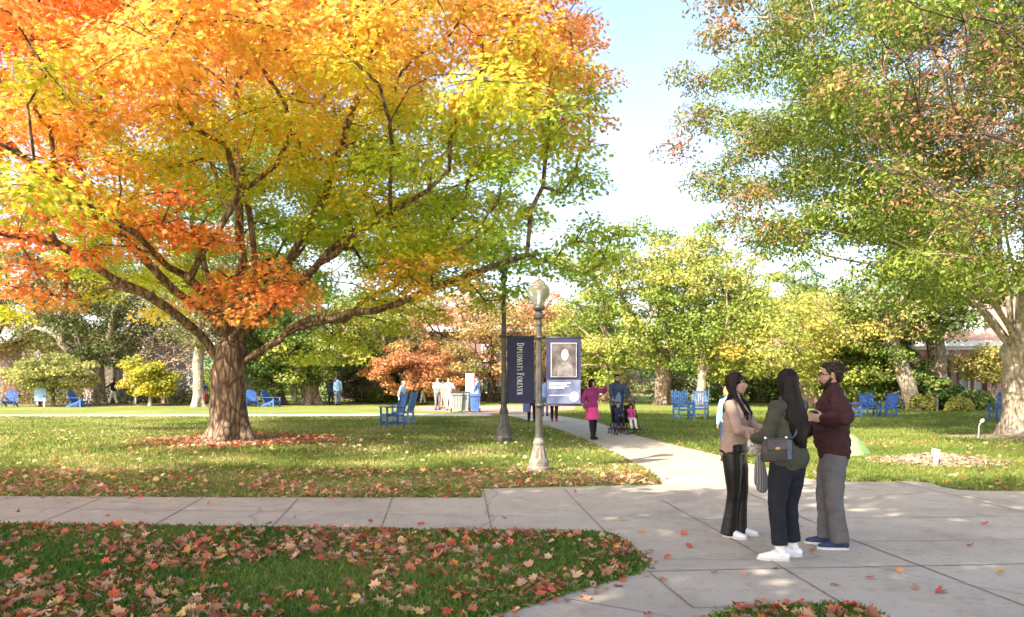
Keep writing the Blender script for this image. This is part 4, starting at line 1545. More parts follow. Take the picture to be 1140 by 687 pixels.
def person(label, loc, face, h=1.75, female=False, bulk=1.0, belly=0.0, feet=None, hips=None, hands=None, poles=None, hdir=None, palm=None, hyaw=0, hpitch=0, lean=0.0, tyaw=0.0,
           top='white_cloth', topz=.86, bottom='jeans_blue', bot='trousers', flare=1.0, hem=.1, loose=1.0, shoe='black', skin='skin', hair='hair_dark', hstyle='short', sleeve=.97, vox=.012, collar=0,
           group=None, detail=False, curl=.6, foot_yaw=(0, 0), sock=None, wrinkle=0, seed=1, scale_head=1.0):
    """a figure facing local +y, posed by feet and hands; body is one skin, clothes are its children"""
    s = h / 1.75
    f = Vector((face[0], face[1], 0)).normalized()
    rz = math.atan2(-f.x, f.y)
    root = thing('person', label, 'person', loc, rz, group)
    V = Vector
    feet = feet or [(-.10, 0), (.10, 0)]
    hipz = hips if hips is not None else (V((0, 0, .925)))
    hipc = V(hipz) * s
    sw = (.158 if female else .182)
    # spine
    up = V((0, math.sin(lean), math.cos(lean)))
    chest = hipc + up * .36 * s
    neck = hipc + up * .555 * s + V((0, .0, 0))
    headc = neck + V((0, .018 + .2 * math.sin(lean) * .3, .145)) * s
    Rt = Matrix.Rotation(tyaw, 3, 'Z')
    sh = [hipc + up * .49 * s + Rt @ V((sx * sw * s, -.012 * s, 0)) for sx in (-1, 1)]
    hj = [hipc + V((sx * .092 * s, 0, -.02 * s)) for sx in (-1, 1)]
    an, kn = [], []
    for i, sx in enumerate((-1, 1)):
        fx = feet[i]
        a = V((fx[0], fx[1], (fx[2] if len(fx) > 2 else 0) + .085 * s))
        fy = foot_yaw[i]
        k, a = ik(hj[i], a, .414 * s, .410 * s, V((sx * .12 - math.sin(fy), math.cos(fy), .1)))
        an.append(a); kn.append(k)
    hands = hands or [V((-.24, .05, .80)) * s, V((.24, .05, .80)) * s]
    hands = [V(q) for q in hands]
    poles = poles or [(-.5, -.6, -.3), (.5, -.6, -.3)]
    el, wr = [], []
    for i in range(2):
        e, w = ik(sh[i], hands[i], .30 * s, .255 * s, poles[i])
        el.append(e); wr.append(w)
    b = bulk
    n = 44
    # torso sections: (height along the spine, half width, half depth, forward)
    if female:
        T = [(-.09, .150, .112, -.012), (0, .172 * b, .122 * b, -.018), (.08, .160 * b, .115 * b, -.006), (.18, .128 * b, .098 * b, .006), (.28, .140 * b, .112 * b, .012), (.35, .150 * b, .130 * b, .022), (.42, .152, .108, .006), (.48, .138, .078, -.004), (.525, .085, .06, -.006), (.56, .052, .05, 0)]
    else:
        T = [(-.09, .150, .115, -.01), (0, .168 * b, .120 * b, -.014), (.08, .165 * b, (.118 + belly * .8) * b, -.004 + belly * .5), (.18, .160 * b, (.115 + belly) * b, .004 + belly * .7), (.28, .168 * b, (.120 + belly * .5) * b, .008 + belly * .3), (.36, .180 * b, .125 * b, .008), (.43, .182, .108, -.002), (.49, .155, .080, -.008), (.53, .09, .062, -.006), (.565, .06, .058, 0)]

    def torso(mb, g, z0, z1):
        pts, rr = [], []
        for z, rx, ry, fy in T:
            if z < z0 - 1e-6 or z > z1 + 1e-6: continue
            tw = Matrix.Rotation(tyaw * min(1, max(0, z / .45)), 3, 'Z')
            pts.append(hipc + up * z * s + tw @ V((0, fy * s, 0))); rr.append((rx * s + g, ry * s + g))
        mb.tube(pts, rr, n, ref=Rt @ V((0, 1, 0)), round_=True)

    # -------- body
    mb = MB()
    torso(mb, -.006, -.09, .6)
    mb.tube([neck - up * .06 * s, neck + V((0, .006, .05)) * s, headc + V((0, -.012, -.04)) * s], [(.056 * s if not female else .047 * s)] * 3, 14)
    Rh = Matrix.Rotation(hyaw, 3, 'Z') @ Matrix.Rotation(hpitch, 3, 'X')
    hs = s * scale_head * (.97 if female else 1.03)

    def H(x, y, z): return headc + Rh @ (V((x, y, z)) * hs)
    mb.ball(H(0, -.014, .030), (.074 * hs, .096 * hs, .084 * hs), Rh, 18, 12)
    mb.ball(H(0, .028, -.030), (.059 * hs, .066 * hs, .078 * hs), Rh, 18, 12)
    mb.ball(H(0, .062, -.088), (.026 * hs, .024 * hs, .020 * hs), Rh)
    mb.tube([H(-.05, 0, -.055), H(-.03, .048, -.086), H(.03, .048, -.086), H(.05, 0, -.055)], [.02 * hs] * 4, 10, round_=True)
    mb.tube([H(0, .083, .012), H(0, .097, -.012), H(0, .106, -.034)], [(.008 * hs, .010 * hs), (.010 * hs, .011 * hs), (.015 * hs, .012 * hs)], 10, round_=True)
    mb.tube([H(-.045, .062, .024), H(-.02, .078, .027), H(.02, .078, .027), H(.045, .062, .024)], [.011 * hs] * 4, 8, round_=True)
    for sx in (-1, 1):
        mb.ball(H(sx * .040, .060, -.028), (.019 * hs, .018 * hs, .018 * hs), Rh, 10, 7)
        mb.ball(H(sx * .075, -.012, -.006), (.010 * hs, .020 * hs, .032 * hs), Rh, 10, 8)
    mb.tube([H(-.022, .082, -.062), H(0, .089, -.060), H(.022, .082, -.062)], [.010 * hs] * 3, 8, round_=True)
    for i, sx in enumerate((-1, 1)):
        mb.tube([sh[i] + V((-sx * .05 * s, 0, .0)), sh[i], sh[i].lerp(el[i], .5), el[i]], [.046 * s, .049 * s * b, .043 * s, .037 * s], 12, round_=True)
        mb.tube([el[i], el[i].lerp(wr[i], .3), wr[i]], [.037 * s, .038 * s, .024 * s], 12, round_=True)
        d = (wr[i] - el[i]).normalized() if not hdir or hdir[i] is None else V(hdir[i]).normalized()
        pn = V(palm[i]) if palm and palm[i] else V((-sx, .1, .0))
        thumb = V((-sx * .2, .6, .7))
        hand(mb, wr[i], d, pn, thumb, s * (.95 if female else 1.03), curl if not isinstance(curl, (list, tuple)) else curl[i])
        mb.tube([hj[i], hj[i].lerp(kn[i], .35), kn[i]], [.082 * s, .078 * s, .054 * s], 14, round_=True)
        mb.tube([kn[i], kn[i].lerp(an[i], .3), an[i]], [.053 * s, .054 * s, .036 * s], 12, round_=True)
        fd = V((-math.sin(foot_yaw[i]), math.cos(foot_yaw[i]), 0))
        mb.tube([an[i] + V((0, 0, -.045 * s)) - fd * .03 * s, an[i] + fd * .06 * s + V((0, 0, -.052 * s)), an[i] + fd * .15 * s + V((0, 0, -.063 * s))], [.033 * s, .036 * s, .024 * s], 10, round_=True)
    mb.fuse('body', M[skin], root, vox, 2)

    # -------- face
    if detail:
        for sx in (-1, 1):
            e = MB(); e.ball(H(sx * .030, .0755, .004), (.0135 * hs, .010 * hs, .0085 * hs), Rh, 12, 8)
            eo = e.build('eye', M['eye'], root, True)
            e = MB(); e.ball(H(sx * .030, .0838, .004), (.0062 * hs, .003 * hs, .0068 * hs), Rh, 10, 6); e.build('iris', M['iris'], eo, True)
            e = MB(); e.tube([H(sx * .014, .091, .024), H(sx * .032, .086, .030), H(sx * .048, .070, .024)], [(.005 * hs, .004 * hs)] * 3, 6, round_=True); e.build('eyebrow', M[hair], root, True)
            e = MB(); e.tube([H(sx * .016, .0855, .009), H(sx * .030, .0875, .0145), H(sx * .045, .077, .009)], [.0028 * hs] * 3, 6); e.build('eyelid', M['iris'], root, True)
        e = MB(); e.tube([H(-.026, .0835, -.056), H(-.012, .0945, -.058), H(0, .097, -.0575), H(.012, .0945, -.058), H(.026, .0835, -.056)], [(.004 * hs, .0035 * hs), (.006 * hs, .006 * hs), (.006 * hs, .0065 * hs), (.006 * hs, .006 * hs), (.004 * hs, .0035 * hs)], 8, round_=True)
        e.tube([H(-.020, .084, -.064), H(0, .0955, -.0685), H(.020, .084, -.064)], [.005 * hs, .0065 * hs, .005 * hs], 8, round_=True)
        e.build('lips', M['lip'], root, True)

    # -------- top
    m0 = wrinkle
    mb = MB()
    z0 = (topz - .925)
    g = .016 * loose
    torso(mb, g, z0 - .02, .535)
    for i, sx in enumerate((-1, 1)):
        cuff = el[i].lerp(wr[i], min(sleeve, 1.0))
        q = 1.0 if sleeve > .3 else .9
        mb.tube([sh[i] + V((-sx * .07 * s, 0, -.015)), sh[i] + V((0, 0, -.004)), sh[i].lerp(el[i], .5), el[i]], [(.052 * s + g), .053 * s * b + g * .8, .046 * s * b + g * 1.1, .042 * s + g], 14, round_=True)
        if sleeve > .3:
            mb.tube([el[i], el[i].lerp(cuff, .4), cuff], [.042 * s + g, .041 * s + g, .030 * s + g * .8], 14, round_=True)
    if collar:
        mb.tube([neck - up * .045 * s, neck + V((0, .008, .02 + collar * .4)) * s, neck + V((0, .014, .02 + collar)) * s], [.078 * s, .074 * s, .070 * s], 18)
    mb.fuse('top', M[top], root, vox * 1.1, 6, wrinkler(m0 * 1.9, 9, 18, seed) if m0 else None)

    # -------- bottom
    if bot == 'trousers':
        mb = MB()
        torso(mb, .010, -.09, .02)
        mb.tube([hipc + V((0, 0, .07)) * s, hipc + V((0, 0, -.02)) * s], [(T[2][1] * s + .008, T[2][2] * s + .006), (T[1][1] * s + .010, T[1][2] * s + .01)], n, ref=(0, 1, 0), round_=False)
        for i, sx in enumerate((-1, 1)):
            gl = .012 * loose
            th = .090 * s * b
            k = kn[i]
            hm = an[i] + (kn[i] - an[i]).normalized() * (hem - .085) * s
            mid = kn[i].lerp(hm, .5)
            mb.tube([hj[i] + V((0, 0, .05 * s)), hj[i] + V((0, -.004, -.04 * s)), hj[i].lerp(k, .45), k], [th, th + gl * .6, .080 * s * b + gl, .060 * s + gl], 44, round_=True)
            r0 = .056 * s + gl; r1 = (.050 * s + gl) * (1 + (flare - 1) * .35); r2 = (.048 * s + gl) * flare
            mb.tube([k, k.lerp(hm, .25), mid, hm], [.060 * s + gl, r0, r1, r2], 44, round_=False)
        mb.fuse('trousers', M[bottom], root, vox * 1.1, 12 if bottom == 'leather_black' else 4, wrinkler(m0 * (.4 if bottom == 'leather_black' else 1.15), 8, 14, seed + 5) if m0 else None)
    elif bot == 'skirt':
        mb = MB()
        z1 = hem
        c = V((0, .0, 0))
        mb.tube([hipc + V((0, 0, .05)) * s, hipc + V((0, 0, -.04)) * s, hipc + V((0, .01, -.2)) * s, V((hipc.x, hipc.y + .02, z1 * s))], [(.165 * s, .12 * s), (.188 * s, .14 * s), (.20 * s, .15 * s), (.205 * s, .16 * s)], n, ref=(0, 1, 0))
        mb.fuse('skirt', M[bottom], root, vox * 1.1, 2)
        mb = MB()
        for i in range(2):
            mb.tube([hj[i].lerp(kn[i], .3), kn[i], kn[i].lerp(an[i], .3), an[i]], [.082 * s, .060 * s, .060 * s, .043 * s], 12, round_=True)
        mb.fuse('tights', M['tights'], root, vox, 1)

    # -------- shoes
    for i, sx in enumerate((-1, 1)):
        fd = V((-math.sin(foot_yaw[i]), math.cos(foot_yaw[i]), 0))
        sd = V((fd.y, -fd.x, 0))
        g0 = V((an[i].x, an[i].y, an[i].z - .085 * s))
        mb = MB()
        P = lambda a, z: g0 + fd * a * s + V((0, 0, z * s))
        mb.tube([P(-.05, .045), P(.0, .048), P(.07, .046), P(.13, .038), P(.175, .033)], [(.036 * s, .040 * s), (.040 * s, .046 * s), (.045 * s, .042 * s), (.047 * s, .030 * s), (.036 * s, .022 * s)], 14, ref=(0, 0, 1), round_=True)
        if shoe != 'none':
            mb.tube([P(-.012, .05), P(-.008, .105)], [.044 * s, .043 * s], 12)
        so = mb.fuse('shoe', M[shoe], root, vox * .8 if detail else vox, 1)
        mb = MB()
        out = []
        for a_ in range(24):
            t = a_ / 24 * 2 * PI
            yy = .062 + .145 * math.sin(t)
            xx = .050 * math.cos(t) * (1 + .08 * math.sin(t)) * (1.0 if abs(math.sin(t)) < .97 else .9)
            out.append((xx, yy))
        vs = [g0 + sd * x * s + fd * y * s + V((0, 0, z)) for z in (.001, .026 * s) for x, y in out]
        mb.add(vs, [tuple(range(23, -1, -1)), tuple(range(24, 48))] + [(j, (j + 1) % 24, 24 + (j + 1) % 24, 24 + j) for j in range(24)])
        mb.build('sole', M['sole_grey'] if shoe == 'shoe_white' else M['black'] if shoe != 'shoe_navy' else M['sole_grey'], so)
        if sock:
            mb = MB(); mb.tube([an[i] + V((0, 0, -.01)), an[i].lerp(kn[i], .16)], [.040 * s, .046 * s], 14); mb.build('sock', M[sock], root, True)

    # -------- hair
    hb = MB()
    rs = np.random.RandomState(seed)
    if hstyle == 'short':
        for a in np.linspace(-1, 1, 3):
            pass
        hb.ball(H(0, -.026, .046), (.081 * hs, .094 * hs, .080 * hs), Rh, 20, 14)
        hb.ball(H(0, .030, .092), (.062 * hs, .052 * hs, .034 * hs), Rh, 14, 10)
        hb.ball(H(0, -.062, -.006), (.066 * hs, .050 * hs, .064 * hs), Rh, 14, 10)
        if detail:
            for _ in range(110):
                a = rs.uniform(-2.6, 2.6); z = rs.uniform(-.02, .12)
                r0 = .085 * math.sqrt(max(.05, 1 - ((z - .045) / .085) ** 2))
                x, y = r0 * math.sin(a), -.026 - r0 * 1.12 * math.cos(a)
                if y > .035 and z < .08: continue
                hb.tube([H(x * .9, y * .9, z), H(x * 1.03, y * 1.03 + .004, z + .008), H(x * 1.06, y * 1.08 - .01, z + rs.uniform(-.008, .012))], [.010 * hs, .008 * hs, .003 * hs], 5, round_=False)
        hb.fuse('hair', M[hair], root, vox * .8, 1, wrinkler(.003, 13, 13, seed) if detail else None)
    elif hstyle in ('back', 'front', 'bob'):
        hb.ball(H(0, -.022, .040), (.084 * hs, .104 * hs, .088 * hs), Rh, 20, 14)
        hb.ball(H(0, -.055, -.02), (.078 * hs, .062 * hs, .085 * hs), Rh, 16, 12)
        cap = hb.fuse('hair', M[hair], root, vox * .8, 1)
        L = MB()
        nl = 230 if detail else 40
        for k in range(nl):
            a = rs.uniform(-1, 1)
            if hstyle == 'back':
                ang = a * 1.75
                x, y = math.sin(ang), -math.cos(ang)
                p0 = H(x * .03, -.02 + y * .03, .122 + rs.uniform(-.004, .006)); p1 = H(x * .082, -.024 + y * .098, .07)
                p2 = H(x * .090, -.028 + y * .104, -.03)
                end = -.56 - rs.uniform(0, .10) + .14 * abs(a)
                w = .118 * (.55 + .6 * rs.uniform())
                p3 = headc + V((x * .100, -.062 + y * .085, -.17)) * hs
                p4 = headc + V((x * .125 + rs.normal() * .006, -.125 + y * .045, -.33)) * hs
                p5 = headc + V((x * .085 + .02 + rs.normal() * .014, -.125 + y * .045, end)) * hs
                if abs(a) > .8: p4 = p4 + V((0, .02, 0)) * hs
                pts = [p0, p1, p2, p3, p4, p5]
                rr = [.012, .014, .014, .014, .012, .004]
            elif hstyle == 'front':
                sx = 1 if k % 2 else -1
                t = rs.uniform(0, 1)
                ang = sx * (1.15 + 1.5 * t)
                x, y = math.sin(ang), math.cos(ang)
                p0 = H(sx * .012, .02 - .07 * t, .124); p1 = H(x * .080, -.02 + y * .088, .068)
                p2 = H(x * .090, -.024 + y * .088, -.02)
                p3 = headc + Rh @ V((sx * .098 + rs.normal() * .006, .0 - .05 * t, -.11)) * hs
                fwd = t < .62
                p4 = headc + V((sx * (.105 + rs.normal() * .012), (.085 if fwd else -.095) + rs.normal() * .006, -.225)) * hs
                p5 = headc + V((sx * (.080 + rs.normal() * .02), (.135 if fwd else -.105) + rs.normal() * .01, -.32 - rs.uniform(0, .07))) * hs
                wv = .014
                pts = [p0, p1, p2, p3 + V((wv * math.sin(k), wv * math.cos(k), 0)), p4, p5 + V((-sx * .015, .0, 0))]
                rr = [.012, .013, .013, .014, .013, .004]
            else:
                ang = rs.uniform(.9, 2 * PI - .9)
                x, y = math.sin(ang), math.cos(ang)
                pts = [H(x * .02, y * .02, .12), H(x * .084, -.02 + y * .095, .06), H(x * .092, -.02 + y * .10, -.04), H(x * .08, -.02 + y * .085, -.10 - rs.uniform(0, .03))]
                rr = [.016, .02, .02, .008]
            q = []
            qr = []
            for i in range(len(pts) - 1):
                for t_ in (0, .33, .66):
                    p0_ = pts[max(i - 1, 0)]; p1_ = pts[i]; p2_ = pts[i + 1]; p3_ = pts[min(i + 2, len(pts) - 1)]
                    q.append(.5 * (2 * p1_ + (p2_ - p0_) * t_ + (2 * p0_ - 5 * p1_ + 4 * p2_ - p3_) * t_ ** 2 + (3 * p1_ - p0_ - 3 * p2_ + p3_) * t_ ** 3))
                    qr.append((rr[i] * (1 - t_) + rr[i + 1] * t_) * hs * (.75 if detail else 1.6))
            q.append(pts[-1]); qr.append(rr[-1] * hs)
            L.tube(q, qr, 5, ref=(.3, 1, .2), caps=True)
        L.build('locks', M[hair], cap, True)
    elif hstyle == 'cap':
        hb.ball(H(0, -.012, .058), (.080 * hs, .098 * hs, .072 * hs), Rh, 16, 10)
        hb.ball(H(0, .085, .05), (.06 * hs, .06 * hs, .012 * hs), Rh, 14, 6)
        hb.fuse('cap', M['navy_cloth'], root, vox, 1)
    info = dict(root=root, s=s, sh=sh, el=el, wr=wr, hipc=hipc, headc=headc, H=H, an=an, kn=kn, Rh=Rh, hs=hs, neck=neck)
    return info


# ------------------------------------------------------------------ the three people talking
GT = None
v1 = G(818, 597)
a1 = person('woman with wavy dark hair in a tan knit top and black flared leather trousers', v1, (.84, -.54), 1.70, True, 1.07, 0,
            feet=[(-.085, .02), (.095, -.03)], hands=[(-.02, .335, 1.10), (.075, .30, 1.08)], poles=[(-.7, -.4, -.5), (.75, -.5, -.5)], hdir=[(.35, .8, .25), (-.45, .75, .3)], palm=[(.7, -.3, .6), (-.3, .1, .9)],
            hyaw=.12, hpitch=.02, top='knit_tan', topz=.905, bottom='leather_black', flare=1.55, hem=.03, loose=.7, shoe='shoe_white', skin='skin', hstyle='front', sleeve=.72, vox=.0062, detail=True, curl=.75,
            foot_yaw=(.15, -.2), wrinkle=.0035, seed=3)
R1 = a1['root']
# sunglasses pushed up on the hair, and an earring
H = a1['H']; hs = a1['hs']
e = MB()
for sx in (-1, 1): e.ball(H(sx * .032, .052, .118), (.028 * hs, .010 * hs, .020 * hs), a1['Rh'] @ Matrix.Rotation(-.9, 3, 'X'), 14, 8)
e.tube([H(-.085, -.04, .05), H(-.068, .035, .112), H(.068, .035, .112), H(.085, -.04, .05)], [.003] * 4, 6)
sg = e.build('sunglasses', M['iris'], None, True)
sg.matrix_world = Matrix.Translation(R1.location) @ R1.rotation_euler.to_matrix().to_4x4()
tag(sg, 'dark sunglasses pushed up on the hair of the woman in tan', 'sunglasses')
M['silver'] = mat('silver', (.75, .74, .72), .2, .03, metal=1)
e = MB(); e.tube([H(.082, -.004, -.03), H(.085, .0, -.05), H(.084, .004, -.07)], [.003, .006, .004], 8)
e.build('earring', M['silver'], R1, True)

v2 = G(877, 622)
a2 = person('woman seen from behind with very long dark hair, olive sweater and white shoes', v2, (-.52, .85), 1.72, True, 1.06, 0,
            feet=[(-.125, -.02), (.11, .03)], hands=[(-.13, .30, 1.07), (.10, .31, 1.10)], poles=[(-.35, -.7, -.6), (.5, -.6, -.6)], hdir=[(.3, .85, .1), (-.4, .8, .1)], palm=[(.8, 0, .5), (-.6, 0, .7)],
            hyaw=-.4, top='sweater_olive', topz=.86, bottom='jeans_black', flare=1.12, hem=.145, loose=1.35, shoe='shoe_white', skin='skin_tan', hstyle='back', sleeve=.80, vox=.0062, detail=True, curl=.8,
            foot_yaw=(.75, .80), sock='sock_white', wrinkle=.006, seed=8)
v3 = G(927, 609.5)
a3 = person('bearded man with glasses in a maroon sweater and grey trousers holding a dark cup', v3, (-.97, .24), 1.79, False, .99, .016,
            feet=[(-.09, -.05), (.11, .035)], hands=[(-.23, .11, 1.25), (.14, .33, 1.06)], poles=[(-1, -.22, -.5), (.6, -.7, -.5)], hdir=[(.1, .95, .15), (-.2, .9, .1)], palm=[(.9, .2, .1), (-.8, .3, .3)],
            hyaw=-.05, hpitch=-.02, top='sweater_maroon', topz=.87, bottom='trousers_grey', flare=1.25, hem=.075, loose=1.9, shoe='shoe_navy', skin='skin', hair='hair_brown', hstyle='short', sleeve=.97, vox=.0065, detail=True, curl=.62,
            foot_yaw=(.12, -.1), wrinkle=.008, seed=15, collar=.055)
R3 = a3['root']; H = a3['H']; hs = a3['hs']
# beard and glasses
mb = MB()
mb.tube([H(-.066, .0, -.022), H(-.060, .028, -.065), H(-.036, .062, -.098), H(0, .082, -.108), H(.036, .062, -.098), H(.060, .028, -.065), H(.066, .0, -.022)], [.012 * hs, .018 * hs, .021 * hs, .022 * hs, .021 * hs, .018 * hs, .012 * hs], 10, round_=True)
mb.tube([H(-.032, .080, -.070), H(-.014, .094, -.048), H(.014, .094, -.048), H(.032, .080, -.070)], [.008 * hs] * 4, 8, round_=True)
mb.fuse('beard', M['hair_brown'], R3, .005, 1, wrinkler(.003, 40, 40, 4))
mb = MB()
for sx in (-1, 1):
    for k in range(16):
        a, b_ = k / 16 * 2 * PI, (k + 1) / 16 * 2 * PI
        mb.tube([H(sx * .033 + .026 * math.cos(a), .100, .003 + .020 * math.sin(a)), H(sx * .033 + .026 * math.cos(b_), .100, .003 + .020 * math.sin(b_))], [.0025, .0025], 6)
    mb.tube([H(sx * .060, .099, .010), H(sx * .080, .05, .010), H(sx * .083, -.015, .006), H(sx * .083, -.03, -.012)], [.0026] * 4, 6)
mb.tube([H(-.008, .1, .007), H(.008, .1, .007)], [.0025, .0025], 6)
gl = mb.build('glasses', M['iris'], None, True)
gl.matrix_world = Matrix.Translation(R3.location) @ R3.rotation_euler.to_matrix().to_4x4()
tag(gl, 'thin dark framed glasses on the face of the bearded man', 'glasses')


def world_of(info, p):
    r = info['root']
    return Vector(r.location) + r.rotation_euler.to_matrix() @ Vector(p)


# cup in the man's near hand
M['cup_dark'] = mat('cup_dark', (.018, .02, .03), .35, .2)
w = a3['wr'][0] + Vector((.1, .95, .15)).normalized() * .075 + Vector((.045, .01, .0))
cw = world_of(a3, w)
cup = thing('cup', 'dark travel cup held by the man in the maroon sweater', 'cup', (cw.x, cw.y, cw.z - .055), 0)
mb = MB(); mb.lathe([(.028, 0), (.031, .004), (.039, .105)], 20); mb.build('body', M['cup_dark'], cup, True)
mb = MB(); mb.lathe([(.043, .105), (.043, .118), (.038, .124), (.036, .120)], 20); mb.build('lid', M['cup_dark'], cup, True)
w = a3['wr'][1] + Vector((-.2, .9, .1)).normalized() * .09 + Vector((-.02, .02, .02))
cw = world_of(a3, w)
ph = thing('phone', 'dark phone in the far hand of the man in the maroon sweater', 'phone', cw, R3.rotation_euler.z)
mb = MB(); mb.box((0, 0, 0), (.012, .075, .15), (.25, 0, 0), bev=.005); pb = mb.build('body', M['iris'], ph)
mb = MB(); mb.box((-.0075, 0, 0), (.002, .066, .138), (.25, 0, 0)); mb.build('screen', M['glass'], ph)

# handbag with its strap on the woman in olive
M['bag_brown'] = mat('bag_leather', (.05, .036, .033), .45, .2, 12, bump=.15, bscale=90)
M['bag_flap'] = mat('bag_flap', (.075, .053, .048), .45, .2, 12, bump=.15, bscale=90)
M['strap_blue'] = mat('strap_bluegrey', (.075, .105, .15), .55, .15, 12)
M['brass'] = mat('brass', (.75, .42, .12), .3, .1, metal=.8)
M['snake'] = mat('pattern_cloth', (.52, .47, .44), .7, .5, 60, bump=.2, bscale=60)
r2 = a2['root']
bagp = A(863, 500, 6.60)
bag = thing('handbag', 'brown leather handbag with brass clasp hanging at the hip of the woman in olive', 'handbag', bagp, .26)
mb = MB()
vs = []
for z, wx, wy in ((-.105, .125, .045), (-.09, .135, .05), (.02, .125, .045), (.085, .105, .03)):
    for k in range(20):
        a = k / 20 * 2 * PI
        ca, sa = math.cos(a), math.sin(a)
        vs.append((wx * math.copysign(abs(ca) ** .5, ca), wy * math.copysign(abs(sa) ** .6, sa), z))
fs = [(i * 20 + j, i * 20 + (j + 1) % 20, (i + 1) * 20 + (j + 1) % 20, (i + 1) * 20 + j) for i in range(3) for j in range(20)]
fs += [tuple(range(19, -1, -1)), tuple(60 + j for j in range(20))]
mb.add(vs, fs); mb.build('body', M['bag_brown'], bag, True)
mb = MB(); mb.box((0, -.046, .045), (.215, .014, .10), (-.16, 0, 0), bev=.006); mb.box((0, -.008, .09), (.205, .085, .012), bev=.005)
fl = mb.build('flap', M['bag_flap'], bag)
mb = MB(); mb.box((-.02, -.064, .012), (.04, .012, .024), bev=.004); mb.build('clasp', M['brass'], fl)
mb = MB(); mb.box((.108, -.02, -.005), (.045, .075, .17), (0, 0, -.1), bev=.01); mb.build('side_gusset', M['strap_blue'], bag)
mb = MB()
for s_ in (-1, 1): mb.tube([(s_ * .1, -.01, .08), (s_ * .105, -.01, .11)], [.012, .012], 10)
mb.build('ring', M['silver'], bag, True)
# strap runs up across the back, under the hair, to the right shoulder
Rb = Matrix.Rotation(-.26, 3, 'Z')
tolocal = lambda p: Rb @ (Vector(p) - bagp)
pts = [Vector((.105, -.012, .11))]
bk = [(-.10, -.142, 1.12), (.0, -.142, 1.26), (.10, -.108, 1.38), (.135, -.05, 1.455), (.135, .02, 1.45), (.06, .14, 1.34), (-.06, .16, 1.2), (-.15, .10, 1.08)]
for p in bk: pts.append(tolocal(world_of(a2, p)))
pts.append(Vector((-.105, .0, .11)))
mb = MB()
q = []
for i in range(len(pts) - 1):
    for t_ in (0, .25, .5, .75):
        p0_ = pts[max(i - 1, 0)]; p1_ = pts[i]; p2_ = pts[i + 1]; p3_ = pts[min(i + 2, len(pts) - 1)]
        q.append(.5 * (2 * p1_ + (p2_ - p0_) * t_ + (2 * p0_ - 5 * p1_ + 4 * p2_ - p3_) * t_ ** 2 + (3 * p1_ - p0_ - 3 * p2_ + p3_) * t_ ** 3))
q.append(pts[-1])
cen = tolocal(world_of(a2, (0, 0, 1.25)))
vs, fs = [], []
for i, p in enumerate(q):
    t = (q[min(i + 1, len(q) - 1)] - q[max(i - 1, 0)]).normalized()
    o_ = (p - cen); o_ = (o_ - t * o_.dot(t)).normalized()
    sd = t.cross(o_)
    for a_, c_ in ((-.014, 0), (.014, 0), (.014, .005), (-.014, .005)): vs.append(p + sd * a_ + o_ * c_)
for i in range(len(q) - 1):
    for j in range(4): fs.append((i * 4 + j, i * 4 + (j + 1) % 4, i * 4 + 4 + (j + 1) % 4, i * 4 + 4 + j))
mb.add(vs, fs); mb.build('strap', M['strap_blue'], bag)

# patterned pouch in the hand of the woman in tan, and a grey cloth tote hanging below it
w = A(842, 494, 7.12)
mb = MB(); mb.ball((0, 0, 0), (.085, .04, .10), (0, .35, .2), 18, 12)
po = mb.fuse('pouch', M['snake'], None, .006, 1, wrinkler(.008, 14, 14, 6)); po.location = w
tag(po, 'pale patterned cloth pouch held between the two women', 'pouch')
M['tote_stripe'] = None
m, nt, bb = new_mat('tote_stripe')
wv = nt.nodes.new('ShaderNodeTexWave'); wv.inputs['Scale'].default_value = 14; wv.inputs['Distortion'].default_value = 1.2
nt.links.new(coords(nt, (1, 1, .15)), wv.inputs['Vector'])
nt.links.new(ramp(nt, wv.outputs['Fac'], [(.3, (.10, .10, .105)), (.7, (.26, .255, .26))]), bb.inputs['Base Color']); bb.inputs['Roughness'].default_value = .8
mb = MB(); mb.tube([(0, 0, .05), (0, 0, -.06), (.01, 0, -.18), (.02, 0, -.25)], [(.035, .03), (.055, .04), (.07, .05), (.05, .04)], 18, ref=(0, 1, 0), round_=True)
to = mb.fuse('tote', m, None, .007, 1, wrinkler(.010, 16, 6, 9)); to.location = A(846, 515, 7.35)
tag(to, 'grey striped cloth tote hanging from the hands of the woman in tan', 'tote bag')

# ------------------------------------------------------------------ family on the walk
v = G(659, 489)
person('woman in magenta jacket, pink skirt and black tights pointing as she walks', v, (.42, -.9), 1.66, True, 1.05, 0, feet=[(-.10, -.05), (.085, .16)], hands=[(-.16, .46, 1.42), (.24, .02, .86)], poles=[(-.7, -.1, -.7), (.6, -.5, -.3)],
       hyaw=.3, top='magenta', topz=.80, bottom='skirt_pink', bot='skirt', hem=.56, loose=1.3, shoe='black', skin='skin_tan', hstyle='bob', vox=.011, seed=21, curl=.3, detail=True, wrinkle=.006)
v = G(687, 481)
vf = v
a5 = person('bearded father in a dark denim jacket and blue jeans pushing the double stroller', v, (.12, -1), 1.80, False, 1.08, .01, feet=[(-.11, -.12), (.11, .16)], hands=[(-.25, .42, 1.06), (.25, .42, 1.06)], poles=[(-.7, -.6, -.3), (.7, -.6, -.3)],
            hyaw=-.1, top='denim_dark', topz=.84, bottom='jeans_blue', hem=.08, loose=1.7, shoe='black', skin='skin', hair='hair_dark', hstyle='short', vox=.011, seed=22, curl=1.0, detail=True, wrinkle=.007, collar=.03)
mb = MB(); mb.tube([(0, .092, 1.40), (0, .128, 1.28), (0, .138, 1.1), (0, .132, .90)], [(.05, .03), (.085, .05), (.095, .055), (.095, .05)], 16, ref=(0, 1, 0), round_=True)
mb.fuse('shirt_front', M['shirt_blue'], a5['root'], .012, 1)
H = a5['H']; hs = a5['hs']
